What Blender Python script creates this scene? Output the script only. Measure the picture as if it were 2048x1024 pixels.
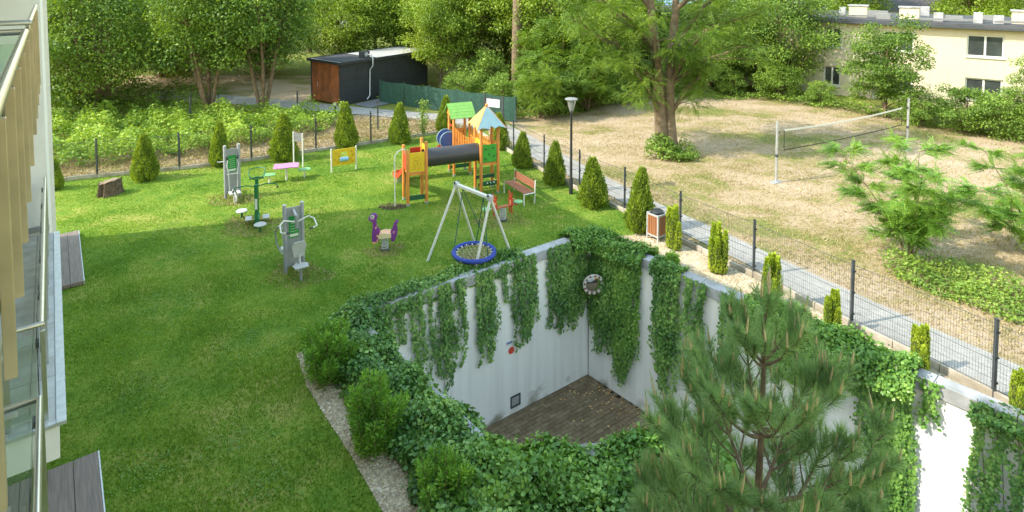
import bpy, math, random
import numpy as np
from mathutils import Vector, Matrix
from mathutils.geometry import tessellate_polygon

for o in list(bpy.data.objects): bpy.data.objects.remove(o, do_unlink=True)
sc = bpy.context.scene
COL = sc.collection
R = math.radians
random.seed(7)

# ------------------------------------------------------------------ camera
cam_d = bpy.data.cameras.new('camera'); cam = bpy.data.objects.new('camera', cam_d); COL.objects.link(cam)
cam.location = (0, 0, 8.2); cam.rotation_euler = (R(90 - 3.2), 0, 0)
cam_d.sensor_width = 36; cam_d.lens = 21.445; cam_d.shift_y = -0.246
cam_d.clip_start = .1; cam_d.clip_end = 2000
sc.camera = cam

# ------------------------------------------------------------------ sky, sun, exposure
SUN_EL = R(41); SUN_DIR = Vector((.96 * math.cos(SUN_EL), .27 * math.cos(SUN_EL), -math.sin(SUN_EL)))
w = bpy.data.worlds.new('World'); sc.world = w; w.use_nodes = True
nt = w.node_tree; bg = nt.nodes['Background']
sky = nt.nodes.new('ShaderNodeTexSky'); sky.sky_type = 'NISHITA'; sky.sun_disc = False
sky.sun_elevation = SUN_EL; sky.sun_rotation = math.atan2(-SUN_DIR.x, -SUN_DIR.y)
sky.air_density = 2.5; sky.dust_density = 1.0; sky.ozone_density = 1.0
nt.links.new(sky.outputs[0], bg.inputs[0]); bg.inputs[1].default_value = .15
sl = bpy.data.lights.new('sun', 'SUN'); sl.energy = 2.0; sl.angle = R(.53); sl.color = (1, .93, .82)
so = bpy.data.objects.new('sun', sl); COL.objects.link(so)
so.rotation_euler = SUN_DIR.to_track_quat('-Z', 'Y').to_euler()
sc.view_settings.view_transform = 'Standard'; sc.view_settings.look = 'None'
sc.view_settings.exposure = 1.7; sc.view_settings.gamma = 1
sc.view_settings.use_curve_mapping = False
sc.view_settings.use_white_balance = True; sc.view_settings.white_balance_temperature = 6800; sc.view_settings.white_balance_tint = 10
sc.render.engine = 'CYCLES'
sc.cycles.max_bounces = 8; sc.cycles.transparent_max_bounces = 12

# ------------------------------------------------------------------ materials
MATS = {}
def _nodes(name):
    m = bpy.data.materials.new(name); m.use_nodes = True
    t = m.node_tree; b = t.nodes['Principled BSDF']; MATS[name] = m
    return m, t, b, t.nodes.new, t.links.new
def rgb(c): return (c[0], c[1], c[2], 1)
def mul(c, k): return tuple(min(1, x * k) for x in c)

def M(name, col, rough=.6, var=.12, scale=6., bump=0., metal=0., spec=.5, bscale=None, dirt=None, dirt_amt=.5):
    if name in MATS: return MATS[name]
    m, t, b, N, Lk = _nodes(name)
    tc = N('ShaderNodeTexCoord'); n = N('ShaderNodeTexNoise'); n.inputs['Scale'].default_value = scale; n.inputs['Detail'].default_value = 5
    Lk(tc.outputs['Object'], n.inputs['Vector'])
    r = N('ShaderNodeValToRGB'); r.color_ramp.elements[0].position = .3; r.color_ramp.elements[1].position = .7
    r.color_ramp.elements[0].color = rgb(mul(col, 1 - var)); r.color_ramp.elements[1].color = rgb(mul(col, 1 + var))
    Lk(n.outputs[0], r.inputs[0]); out = r.outputs[0]
    if dirt:
        n2 = N('ShaderNodeTexNoise'); n2.inputs['Scale'].default_value = scale * .4; n2.inputs['Detail'].default_value = 8
        Lk(tc.outputs['Object'], n2.inputs['Vector'])
        r2 = N('ShaderNodeValToRGB'); r2.color_ramp.elements[0].position = .48; r2.color_ramp.elements[1].position = .72
        r2.color_ramp.elements[0].color = (0, 0, 0, 1); r2.color_ramp.elements[1].color = (dirt_amt,) * 3 + (1,)
        Lk(n2.outputs[0], r2.inputs[0])
        mx = N('ShaderNodeMixRGB'); Lk(r2.outputs[0], mx.inputs[0]); Lk(out, mx.inputs[1]); mx.inputs[2].default_value = rgb(dirt); out = mx.outputs[0]
    Lk(out, b.inputs['Base Color'])
    b.inputs['Roughness'].default_value = rough; b.inputs['Metallic'].default_value = metal
    b.inputs['Specular IOR Level'].default_value = spec
    if bump:
        bn = N('ShaderNodeTexNoise'); bn.inputs['Scale'].default_value = bscale or scale * 6; bn.inputs['Detail'].default_value = 6
        Lk(tc.outputs['Object'], bn.inputs['Vector'])
        bp = N('ShaderNodeBump'); bp.inputs['Strength'].default_value = bump; bp.inputs['Distance'].default_value = .02
        Lk(bn.outputs[0], bp.inputs['Height']); Lk(bp.outputs[0], b.inputs['Normal'])
    return m

def wood(name, col, axis='X', rough=.55, streak=18):
    if name in MATS: return MATS[name]
    m, t, b, N, Lk = _nodes(name)
    tc = N('ShaderNodeTexCoord'); mp = N('ShaderNodeMapping')
    s = {'X': (1.5, streak, streak), 'Y': (streak, 1.5, streak), 'Z': (streak, streak, 1.5)}[axis]
    mp.inputs['Scale'].default_value = s; Lk(tc.outputs['Object'], mp.inputs[0])
    n = N('ShaderNodeTexNoise'); n.inputs['Scale'].default_value = 1.5; n.inputs['Detail'].default_value = 6; Lk(mp.outputs[0], n.inputs['Vector'])
    r = N('ShaderNodeValToRGB'); r.color_ramp.elements[0].position = .3; r.color_ramp.elements[1].position = .72
    r.color_ramp.elements[0].color = rgb(mul(col, .68)); r.color_ramp.elements[1].color = rgb(mul(col, 1.18)); Lk(n.outputs[0], r.inputs[0])
    Lk(r.outputs[0], b.inputs['Base Color']); b.inputs['Roughness'].default_value = rough
    bp = N('ShaderNodeBump'); bp.inputs['Strength'].default_value = .3; bp.inputs['Distance'].default_value = .01; Lk(n.outputs[0], bp.inputs['Height']); Lk(bp.outputs[0], b.inputs['Normal'])
    return m

def leaf_mat(name, c_dark, c_mid, c_light, trans=.35, rough=.5, nscale=.6, tcol=None, gain=1.75):
    c_dark, c_mid, c_light = [mul(c, gain) for c in (c_dark, c_mid, c_light)]
    m, t, b, N, Lk = _nodes(name)
    g = N('ShaderNodeNewGeometry'); r = N('ShaderNodeValToRGB')
    cr = r.color_ramp; cr.elements[0].color = rgb(c_dark); cr.elements[1].color = rgb(c_light)
    e = cr.elements.new(.5); e.color = rgb(c_mid)
    n = N('ShaderNodeTexNoise'); n.inputs['Scale'].default_value = nscale; n.inputs['Detail'].default_value = 3
    Lk(g.outputs['Position'], n.inputs['Vector'])
    ad = N('ShaderNodeMath'); ad.operation = 'MULTIPLY_ADD'; ad.inputs[1].default_value = .55
    n2 = N('ShaderNodeMapRange'); n2.inputs[1].default_value = .3; n2.inputs[2].default_value = .7; n2.inputs[3].default_value = -.02; n2.inputs[4].default_value = .5
    Lk(n.outputs[0], n2.inputs[0]); Lk(g.outputs['Random Per Island'], ad.inputs[0]); Lk(n2.outputs[0], ad.inputs[2])
    Lk(ad.outputs[0], r.inputs[0]); Lk(r.outputs[0], b.inputs['Base Color'])
    b.inputs['Roughness'].default_value = rough; b.inputs['Specular IOR Level'].default_value = .35
    tr = N('ShaderNodeBsdfTranslucent'); mxc = N('ShaderNodeMixRGB'); mxc.blend_type = 'MULTIPLY'; mxc.inputs[0].default_value = 1
    Lk(r.outputs[0], mxc.inputs[1]); mxc.inputs[2].default_value = rgb(tcol or (1.35, 1.25, .45)); Lk(mxc.outputs[0], tr.inputs[0])
    ms = N('ShaderNodeMixShader'); ms.inputs[0].default_value = trans
    Lk(b.outputs[0], ms.inputs[1]); Lk(tr.outputs[0], ms.inputs[2]); Lk(ms.outputs[0], t.nodes['Material Output'].inputs[0])
    return m

def ground_mat(name, ramp, scales=(.22, 1.1, 9.), weights=(.5, .3, .2), rough=.95, bump=.5, bscale=40., stretch=None):
    """several octaves of noise at world scale through a colour ramp"""
    m, t, b, N, Lk = _nodes(name)
    g = N('ShaderNodeNewGeometry'); src = g.outputs['Position']
    if stretch:
        mp = N('ShaderNodeMapping'); mp.inputs['Scale'].default_value = stretch[:3]; mp.inputs['Rotation'].default_value = (0, 0, stretch[3]); Lk(src, mp.inputs[0]); src = mp.outputs[0]
    acc = None
    for s, wt in zip(scales, weights):
        n = N('ShaderNodeTexNoise'); n.inputs['Scale'].default_value = s; n.inputs['Detail'].default_value = 6; n.inputs['Roughness'].default_value = .6
        Lk(src, n.inputs['Vector'])
        k = N('ShaderNodeMath'); k.operation = 'MULTIPLY_ADD'; k.inputs[1].default_value = wt; k.inputs[2].default_value = 0
        Lk(n.outputs[0], k.inputs[0])
        if acc: Lk(acc, k.inputs[2])
        acc = k.outputs[0]
    r = N('ShaderNodeValToRGB'); els = r.color_ramp.elements
    els[0].position = ramp[0][0]; els[0].color = rgb(ramp[0][1]); els[1].position = ramp[-1][0]; els[1].color = rgb(ramp[-1][1])
    for p, c in ramp[1:-1]:
        e = els.new(p); e.color = rgb(c)
    Lk(acc, r.inputs[0]); Lk(r.outputs[0], b.inputs['Base Color']); b.inputs['Roughness'].default_value = rough
    b.inputs['Specular IOR Level'].default_value = .15
    bn = N('ShaderNodeTexNoise'); bn.inputs['Scale'].default_value = bscale; bn.inputs['Detail'].default_value = 4; Lk(g.outputs['Position'], bn.inputs['Vector'])
    bp = N('ShaderNodeBump'); bp.inputs['Strength'].default_value = bump; bp.inputs['Distance'].default_value = .04; Lk(bn.outputs[0], bp.inputs['Height']); Lk(bp.outputs[0], b.inputs['Normal'])
    return m

def plaster(name, col, stain, z0, z1):
    """painted wall: faint vertical run-off streaks and damp moss near its foot (both have a shape of their own)"""
    m, t, b, N, Lk = _nodes(name)
    g = N('ShaderNodeNewGeometry')
    mp = N('ShaderNodeMapping'); mp.inputs['Scale'].default_value = (5, 5, .35); Lk(g.outputs['Position'], mp.inputs[0])
    n = N('ShaderNodeTexNoise'); n.inputs['Scale'].default_value = 1; n.inputs['Detail'].default_value = 7; Lk(mp.outputs[0], n.inputs['Vector'])
    r = N('ShaderNodeValToRGB'); r.color_ramp.elements[0].position = .4; r.color_ramp.elements[1].position = .8
    r.color_ramp.elements[0].color = (0, 0, 0, 1); r.color_ramp.elements[1].color = (.55, .55, .55, 1); Lk(n.outputs[0], r.inputs[0])
    mx = N('ShaderNodeMixRGB'); Lk(r.outputs[0], mx.inputs[0]); mx.inputs[1].default_value = rgb(col); mx.inputs[2].default_value = rgb(stain)
    n3 = N('ShaderNodeTexNoise'); n3.inputs['Scale'].default_value = 1.6; n3.inputs['Detail'].default_value = 8; Lk(g.outputs['Position'], n3.inputs['Vector'])
    sx = N('ShaderNodeSeparateXYZ'); Lk(g.outputs['Position'], sx.inputs[0])
    mr = N('ShaderNodeMapRange'); mr.inputs[1].default_value = z0; mr.inputs[2].default_value = z1; mr.inputs[3].default_value = .48; mr.inputs[4].default_value = 0; Lk(sx.outputs[2], mr.inputs[0])
    ad = N('ShaderNodeMath'); ad.operation = 'ADD'; Lk(n3.outputs[0], ad.inputs[0]); Lk(mr.outputs[0], ad.inputs[1])
    r3 = N('ShaderNodeValToRGB'); r3.color_ramp.elements[0].position = .83; r3.color_ramp.elements[1].position = 1.0
    r3.color_ramp.elements[0].color = (0, 0, 0, 1); r3.color_ramp.elements[1].color = (.8, .8, .8, 1); Lk(ad.outputs[0], r3.inputs[0])
    m2 = N('ShaderNodeMixRGB'); Lk(r3.outputs[0], m2.inputs[0]); Lk(mx.outputs[0], m2.inputs[1]); m2.inputs[2].default_value = (.16, .15, .07, 1)
    Lk(m2.outputs[0], b.inputs['Base Color']); b.inputs['Roughness'].default_value = .85; b.inputs['Specular IOR Level'].default_value = .2
    bn = N('ShaderNodeTexNoise'); bn.inputs['Scale'].default_value = 35; bn.inputs['Detail'].default_value = 5; Lk(g.outputs['Position'], bn.inputs['Vector'])
    bp = N('ShaderNodeBump'); bp.inputs['Strength'].default_value = .25; bp.inputs['Distance'].default_value = .02; Lk(bn.outputs[0], bp.inputs['Height']); Lk(bp.outputs[0], b.inputs['Normal'])
    return m

def island_mat(name, cols, rough=.85, bump=.3):
    """each separate piece gets its own tone"""
    m, t, b, N, Lk = _nodes(name)
    g = N('ShaderNodeNewGeometry'); oi = N('ShaderNodeObjectInfo'); ad = N('ShaderNodeMath'); ad.operation = 'ADD'
    Lk(g.outputs['Random Per Island'], ad.inputs[0]); Lk(oi.outputs['Random'], ad.inputs[1])
    fr = N('ShaderNodeMath'); fr.operation = 'FRACT'; Lk(ad.outputs[0], fr.inputs[0])
    r = N('ShaderNodeValToRGB'); els = r.color_ramp.elements
    els[0].color = rgb(cols[0]); els[1].color = rgb(cols[-1])
    for i, c in enumerate(cols[1:-1]):
        e = els.new((i + 1) / (len(cols) - 1)); e.color = rgb(c)
    Lk(fr.outputs[0], r.inputs[0])
    n = N('ShaderNodeTexNoise'); n.inputs['Scale'].default_value = 3; n.inputs['Detail'].default_value = 8; Lk(g.outputs['Position'], n.inputs['Vector'])
    mx = N('ShaderNodeMixRGB'); mx.blend_type = 'MULTIPLY'; mx.inputs[0].default_value = .8; Lk(r.outputs[0], mx.inputs[1])
    r2 = N('ShaderNodeValToRGB'); r2.color_ramp.elements[0].position = .3; r2.color_ramp.elements[1].position = .75
    r2.color_ramp.elements[0].color = (.6, .58, .5, 1); r2.color_ramp.elements[1].color = (1.15, 1.15, 1.15, 1); Lk(n.outputs[0], r2.inputs[0]); Lk(r2.outputs[0], mx.inputs[2])
    Lk(mx.outputs[0], b.inputs['Base Color']); b.inputs['Roughness'].default_value = rough
    bn = N('ShaderNodeTexNoise'); bn.inputs['Scale'].default_value = 60; Lk(g.outputs['Position'], bn.inputs['Vector'])
    bp = N('ShaderNodeBump'); bp.inputs['Strength'].default_value = bump; bp.inputs['Distance'].default_value = .01; Lk(bn.outputs[0], bp.inputs['Height']); Lk(bp.outputs[0], b.inputs['Normal'])
    return m

def glass_mat(name, col=(.75, .85, .82), rough=.03, alpha=.25):
    m, t, b, N, Lk = _nodes(name)
    b.inputs['Base Color'].default_value = rgb(col); b.inputs['Roughness'].default_value = rough
    b.inputs['Specular IOR Level'].default_value = .8
    tp = N('ShaderNodeBsdfTransparent'); tp.inputs[0].default_value = rgb(col)
    fr = N('ShaderNodeFresnel'); fr.inputs[0].default_value = 1.5
    gl = N('ShaderNodeBsdfGlossy'); gl.inputs['Roughness'].default_value = rough
    mxa = N('ShaderNodeMixShader'); Lk(fr.outputs[0], mxa.inputs[0]); Lk(tp.outputs[0], mxa.inputs[1]); Lk(gl.outputs[0], mxa.inputs[2])
    ms = N('ShaderNodeMixShader'); ms.inputs[0].default_value = alpha
    Lk(mxa.outputs[0], ms.inputs[1]); Lk(b.outputs[0], ms.inputs[2]); Lk(ms.outputs[0], t.nodes['Material Output'].inputs[0])
    return m

# ------------------------------------------------------------------ mesh helpers
class MB:
    def __init__(s): s.v = []; s.f = []; s.m = []
    def add(s, vs, fs, mi=0):
        o = len(s.v); s.v += [tuple(p) for p in vs]; s.f += [tuple(i + o for i in f) for f in fs]; s.m += [mi] * len(fs); return s
    def box(s, c, d, rz=0, mi=0, M4=None):
        x, y, z = d[0] / 2, d[1] / 2, d[2] / 2
        vs = [Vector(p) for p in ((-x, -y, -z), (x, -y, -z), (x, y, -z), (-x, y, -z), (-x, -y, z), (x, -y, z), (x, y, z), (-x, y, z))]
        if M4 is None: M4 = Matrix.Rotation(rz, 3, 'Z')
        vs = [M4 @ p + Vector(c) for p in vs]
        return s.add(vs, [(0, 3, 2, 1), (4, 5, 6, 7), (0, 1, 5, 4), (1, 2, 6, 5), (2, 3, 7, 6), (3, 0, 4, 7)], mi)
    def beam(s, p0, p1, wd, h, up=(0, 0, 1), mi=0):
        p0 = Vector(p0); p1 = Vector(p1); d = p1 - p0; L = d.length; d.normalize()
        up = Vector(up)
        if abs(d.dot(up)) > .99: up = Vector((0, 1, 0))
        sd = d.cross(up).normalized(); u = sd.cross(d)
        M4 = Matrix((d, sd, u)).transposed()
        return s.box((p0 + p1) / 2, (L, wd, h), M4=M4, mi=mi)
    def tube(s, pts, r, n=8, mi=0, caps=True):
        pts = [Vector(p) for p in pts]; k = len(pts)
        rs = r if isinstance(r, (list, tuple)) else [r] * k
        up = None; rings = []
        for i, p in enumerate(pts):
            t = (pts[min(i + 1, k - 1)] - pts[max(i - 1, 0)])
            if t.length < 1e-9: t = Vector((0, 0, 1))
            t.normalize()
            if up is None: up = t.orthogonal().normalized()
            up = (up - t * up.dot(t))
            if up.length < 1e-6: up = t.orthogonal()
            up.normalize(); b = t.cross(up)
            rings.append([p + (up * math.cos(a) + b * math.sin(a)) * rs[i] for a in (2 * math.pi * j / n for j in range(n))])
        vs = [q for rg in rings for q in rg]; fs = []
        for i in range(k - 1):
            for j in range(n):
                a = i * n + j; c = i * n + (j + 1) % n; fs.append((a, c, c + n, a + n))
        if caps: fs.append(tuple(reversed(range(n)))); fs.append(tuple((k - 1) * n + j for j in range(n)))
        return s.add(vs, fs, mi)
    def lathe(s, prof, n=16, c=(0, 0, 0), mi=0):
        vs = []; fs = []
        for (r, z) in prof:
            for j in range(n):
                a = 2 * math.pi * j / n; vs.append((c[0] + r * math.cos(a), c[1] + r * math.sin(a), c[2] + z))
        for i in range(len(prof) - 1):
            for j in range(n):
                a = i * n + j; b = i * n + (j + 1) % n; fs.append((a, b, b + n, a + n))
        fs.append(tuple(reversed(range(n)))); fs.append(tuple((len(prof) - 1) * n + j for j in range(n)))
        return s.add(vs, fs, mi)
    def prism(s, poly, z0, z1, M4=None, off=(0, 0, 0), mi=0):
        """outline poly in xy, extruded along z, then turned by M4 and moved by off"""
        n = len(poly); off = Vector(off)
        vs = [Vector((x, y, z0)) for x, y in poly] + [Vector((x, y, z1)) for x, y in poly]
        if M4 is not None: vs = [M4 @ p for p in vs]
        vs = [p + off for p in vs]
        fs = [tuple(reversed(range(n))), tuple(range(n, 2 * n))] + [(i, (i + 1) % n, (i + 1) % n + n, i + n) for i in range(n)]
        return s.add(vs, fs, mi)
    def build(s, name, mat, parent=None, smooth=False, bevel=0):
        me = bpy.data.meshes.new(name); me.from_pydata(s.v, [], s.f)
        for mm in (mat if isinstance(mat, (list, tuple)) else [mat]): me.materials.append(mm)
        if isinstance(mat, (list, tuple)): me.polygons.foreach_set('material_index', s.m)
        if smooth: me.polygons.foreach_set('use_smooth', [True] * len(me.polygons))
        me.update()
        o = bpy.data.objects.new(name, me); COL.objects.link(o)
        if parent: o.parent = parent
        if bevel:
            b = o.modifiers.new('bevel', 'BEVEL'); b.width = bevel; b.segments = 2; b.limit_method = 'ANGLE'; b.angle_limit = R(40)
        if smooth and not bevel:
            try: me.set_sharp_from_angle(angle=R(40))
            except Exception: pass
        return o

XZ = Matrix(((1, 0, 0), (0, 0, -1), (0, 1, 0)))      # outline x,y -> x,z ; extrude along -y
YZ = Matrix(((0, 0, 1), (1, 0, 0), (0, 1, 0)))       # outline x,y -> y,z ; extrude along +x

def tag(o, label=None, cat=None, group=None, kind=None):
    if label: o['label'] = label
    if cat: o['category'] = cat
    if group: o['group'] = group
    if kind: o['kind'] = kind
    return o
def empty(name, loc, rz=0, label=None, cat=None, group=None):
    o = bpy.data.objects.new(name, None); COL.objects.link(o); o.location = loc; o.rotation_euler = (0, 0, rz); o.empty_display_size = .2
    return tag(o, label, cat, group)
def copy_tree(o, parent=None):
    c = o.copy(); COL.objects.link(c); c.parent = parent
    for ch in list(o.children): copy_tree(ch, c)
    return c
def dup(root, loc, rz=0, scale=(1, 1, 1), label=None):
    c = copy_tree(root); c.location = loc; c.rotation_euler = (0, 0, rz); c.scale = scale
    if label: c['label'] = label
    return c

def sheet(name, outer, z, mat, holes=(), kind='structure', parent=None):
    """flat polygon with holes"""
    loops = [[Vector((x, y, 0)) for x, y in outer]] + [[Vector((x, y, 0)) for x, y in h] for h in holes]
    flat = [p for l in loops for p in l]
    tris = tessellate_polygon(loops)
    mb = MB(); fs = []
    for a, b, c in tris:
        A, B, C = flat[a], flat[b], flat[c]
        fs.append((a, b, c) if (B - A).cross(C - A).z > 0 else (a, c, b))
    mb.add([(p.x, p.y, z) for p in flat], fs)
    o = mb.build(name, mat, parent)
    if kind and not parent: o['kind'] = kind
    return o

def inside(px, py, poly):
    r = np.zeros(px.shape, bool); n = len(poly)
    for i in range(n):
        x1, y1 = poly[i]; x2, y2 = poly[(i + 1) % n]
        c = ((y1 > py) != (y2 > py)) & (px < (x2 - x1) * (py - y1) / ((y2 - y1) + 1e-12) + x1); r ^= c
    return r

def tri_mesh(name, V, F, mat, parent=None, k=3):
    """fast mesh from numpy arrays; faces with k corners"""
    me = bpy.data.meshes.new(name); nv = len(V); nf = len(F)
    me.vertices.add(nv); me.vertices.foreach_set('co', np.asarray(V, np.float32).ravel())
    me.loops.add(nf * k); me.loops.foreach_set('vertex_index', np.asarray(F, np.int32).ravel())
    me.polygons.add(nf); me.polygons.foreach_set('loop_start', np.arange(0, nf * k, k, dtype=np.int32))
    me.update(calc_edges=True); me.materials.append(mat)
    o = bpy.data.objects.new(name, me); COL.objects.link(o)
    if parent: o.parent = parent
    return o
def unit(a): return a / (np.linalg.norm(a, axis=-1, keepdims=True) + 1e-9)

def leaf_arrays(P, D, Nn, L, W=.6, fold=.18):
    """one folded two-triangle leaf per row"""
    D = unit(D); S = unit(np.cross(D, Nn)); Nn = np.cross(S, D)
    L = np.asarray(L)[:, None]; Wd = L * W * .5
    mid = P + D * L * .42
    V = np.stack([P, mid + S * Wd + Nn * L * fold, P + D * L, mid - S * Wd + Nn * L * fold], 1).reshape(-1, 3)
    i = np.arange(len(P))[:, None] * 4
    F = np.concatenate([i + np.array([[0, 1, 2]]), i + np.array([[0, 2, 3]])], 1).reshape(-1, 3)
    return V, F
def leaves(name, P, D, Nn, L, mat, parent, W=.6, fold=.18):
    V, F = leaf_arrays(P, D, Nn, L, W, fold); return tri_mesh(name, V, F, mat, parent)

def fronds(name, P, D, Nn, L, mat, parent, pairs=6, lw=.2):
    """feathery compound leaves: pairs of leaflets on a midrib"""
    D = unit(D); S = unit(np.cross(D, Nn)); Nn = np.cross(S, D); L = np.asarray(L)[:, None]
    Ps = []; Ds = []; Ns = []; Ls = []
    for k in range(pairs):
        t = (k + .6) / (pairs + .3); droop = -Nn * (t * t * .28) * L
        for sg in (-1, 1):
            Ps.append(P + D * L * t + droop); Ds.append(S * sg * .9 + D * .45 - Nn * .15); Ns.append(Nn); Ls.append(L[:, 0] * lw * (1.1 - .35 * t))
    Ps.append(P + D * L - Nn * .28 * L); Ds.append(D); Ns.append(Nn); Ls.append(L[:, 0] * lw)
    return leaves(name, np.concatenate(Ps), np.concatenate(Ds), np.concatenate(Ns), np.concatenate(Ls), mat, parent, W=.5, fold=.08)

# ------------------------------------------------------------------ palette
lawn_m = ground_mat('lawn_turf', [(.38, (.072, .16, .022)), (.455, (.125, .235, .03)), (.52, (.20, .285, .04)), (.59, (.33, .335, .09))], scales=(.33, 1.6, 11), weights=(.42, .33, .25), bump=.9, bscale=55)
field_m = ground_mat('dry_field', [(.38, (.11, .15, .035)), (.44, (.19, .205, .06)), (.475, (.29, .24, .12)), (.52, (.40, .31, .21)), (.64, (.46, .375, .275))], scales=(.16, .7, 6.), weights=(.5, .3, .2), bump=.7, bscale=25, stretch=(1, 1.5, 1, .5))
far_m = ground_mat('meadow', [(.3, (.09, .13, .02)), (.5, (.18, .21, .045)), (.7, (.30, .28, .09))], scales=(.1, .5, 4))
gravel_m = ground_mat('gravel_base', [(.3, (.30, .24, .16)), (.5, (.48, .40, .29)), (.7, (.60, .53, .42))], scales=(1.2, 8, 60), weights=(.3, .3, .4), bump=1, bscale=70)
asph_m = ground_mat('path_gravel', [(.4, (.27, .26, .245)), (.5, (.35, .34, .32)), (.6, (.42, .405, .38))], scales=(.8, 5, 40), weights=(.3, .3, .4), bump=.4)
soil_m = ground_mat('well_soil', [(.3, (.03, .025, .018)), (.7, (.06, .05, .035))])
white_wall = plaster('white_plaster', (.86, .855, .84), (.64, .635, .61), -4.25, -3.3)
cream_wall = plaster('cream_plaster', (.62, .55, .415), (.52, .455, .33), -1.0, .5)
render_w = M('facade_render', (.76, .77, .78), .85, .05, 2, .2)
coping_m = M('coping_concrete', (.36, .37, .39), .8, .18, 3, .4, dirt=(.13, .14, .08), dirt_amt=.7)
kerb_m = M('kerb_concrete', (.42, .38, .32), .9, .2, 4, .5, dirt=(.2, .17, .11), dirt_amt=.7)
steel = M('brushed_steel', (.60, .60, .58), .32, .08, 9, 0, 1.0)
post_steel = M('bronze_tinted_steel', (.46, .39, .29), .4, .12, 5, 0, .65)
black_m = M('black_powder_coat', (.03, .033, .036), .45, .15, 8)
anth = M('anthracite_steel', (.055, .065, .075), .45, .15, 8)
grey_m = M('grey_powder_coat', (.27, .285, .31), .45, .07, 6)
lgrey = M('light_grey_metal', (.44, .45, .46), .4, .06, 6)
galv = M('galvanised_steel', (.52, .55, .58), .42, .12, 10, 0, .6)
white_m = M('white_paint', (.66, .66, .63), .45, .05, 6)
green_p = M('dark_green_paint', (.012, .14, .05), .4, .1, 6)
sign_g = M('green_sign', (.02, .26, .06), .4, .18, 26)
orange_w = wood('orange_stained_wood', (.62, .235, .045), 'Z')
orange_h = wood('orange_stained_rail', (.70, .26, .05), 'X')
yellow_p = M('yellow_panel', (.74, .50, .03), .45, .1, 5)
red_p = M('red_panel', (.55, .05, .03), .4, .1, 5)
blue_p = M('blue_panel', (.06, .13, .42), .4, .1, 5)
pblue = M('pale_blue_panel', (.20, .34, .40), .45, .08, 5)
cream_p = M('cream_panel', (.62, .40, .11), .5, .08, 5)
lgreen_p = M('leaf_green_panel', (.17, .38, .08), .5, .14, 5)
kgreen_p = M('grass_green_panel', (.05, .34, .04), .45, .14, 8)
dgreen_p = M('forest_green_plank', (.015, .10, .05), .5, .15, 6)
tunnel_m = M('black_plastic', (.045, .045, .05), .42, .1, 3)
slide_m = M('slide_steel', (.66, .66, .66), .3, .06, 5, 0, .8)
brown_w = wood('brown_slat_wood', (.30, .125, .07), 'X')
brown_v = wood('brown_slat_upright', (.33, .14, .06), 'Z')
rope_b = M('blue_rope', (.02, .05, .30), .7, .2, 30)
rope_g = M('dark_green_rope', (.02, .09, .08), .7, .2, 30)
net_m = M('net_rope', (.34, .28, .16), .8, .25, 20)
purple = M('purple_board', (.22, .045, .30), .45, .15, 9)
pink_m = M('pink_board', (.50, .22, .42), .45, .1, 7)
mint_m = M('mint_board', (.19, .42, .19), .45, .1, 7)
peach = M('peach_board', (.80, .40, .22), .45, .1, 7)
deck_m = wood('composite_decking', (.20, .155, .135), 'Y', streak=26)
tile_m = island_mat('grey_floor_tile', [(.42, .44, .46), (.47, .49, .51), (.52, .54, .56)], .6, .1)
paver_m = island_mat('brown_paver', [(.18, .13, .075), (.235, .175, .105), (.205, .15, .09), (.27, .21, .13)], .85, .5)
bark = M('bark', (.17, .12, .08), .9, .35, 5, 1.0, bscale=18)
bark_l = M('pale_bark', (.19, .14, .095), .9, .3, 5, 1.0, bscale=14)
bark_p = M('pine_bark', (.15, .10, .065), .9, .3, 8, .8, bscale=30)
shed_dark = M('charcoal_cladding', (.030, .034, .040), .6, .2, 3)
shed_rust = M('rusty_brown_door', (.26, .085, .03), .7, .35, 2.2, .2, dirt=(.12, .05, .025), dirt_amt=.7)
roof_grey = M('bitumen_roof', (.055, .058, .065), .85, .2, 1.2, .4, dirt=(.11, .11, .11), dirt_amt=.5)
roof_white = M('pale_roof_sheet', (.46, .46, .45), .5, .12, 1.5)
roof_red = M('red_tile_roof', (.42, .12, .06), .8, .2, 6, .5)
mesh_green = M('green_shade_cloth', (.014, .065, .048), .75, .25, 6, .3)
glass_g = glass_mat('balcony_glass', (.86, .93, .89), .02, .04)
glass_w = M('window_glass', (.05, .06, .06), .06, .3, 2)
glass_l = glass_mat('lamp_glass', (.85, .88, .9), .1, .3)
mirror_m = M('mirror_glass', (.75, .77, .78), .08, .03, 2, 0, 1.0)

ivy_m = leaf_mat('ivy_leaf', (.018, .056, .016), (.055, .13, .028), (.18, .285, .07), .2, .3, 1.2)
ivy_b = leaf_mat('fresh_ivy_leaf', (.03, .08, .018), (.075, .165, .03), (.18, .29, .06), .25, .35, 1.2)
thuja_m = leaf_mat('thuja_spray', (.05, .085, .012), (.12, .175, .022), (.24, .30, .035), .28, .6, 3.)
thuja_y = leaf_mat('golden_thuja_spray', (.09, .14, .014), (.21, .28, .028), (.40, .44, .06), .3, .6, 3.)
yew_m = leaf_mat('yew_needle', (.03, .08, .014), (.085, .19, .022), (.20, .34, .05), .2, .5, 2.)
maple_d = leaf_mat('deep_green_leaf', (.022, .05, .012), (.07, .13, .02), (.17, .245, .038), .35, .5, .35)
maple_b = leaf_mat('bright_green_leaf', (.035, .068, .010), (.115, .18, .020), (.25, .315, .045), .36, .5, .35)
robin_m = leaf_mat('robinia_leaflet', (.035, .075, .012), (.075, .135, .018), (.15, .21, .03), .38, .5, .5)
robin_y = leaf_mat('young_robinia_leaflet', (.045, .11, .02), (.095, .19, .03), (.20, .29, .05), .38, .5, .9)
nettle_m = leaf_mat('bank_leaf', (.05, .10, .014), (.12, .20, .025), (.25, .33, .05), .32, .5, .5)
weed_m = leaf_mat('weed_leaf', (.045, .09, .015), (.10, .17, .028), (.20, .27, .05), .3, .5, .8)
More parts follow.
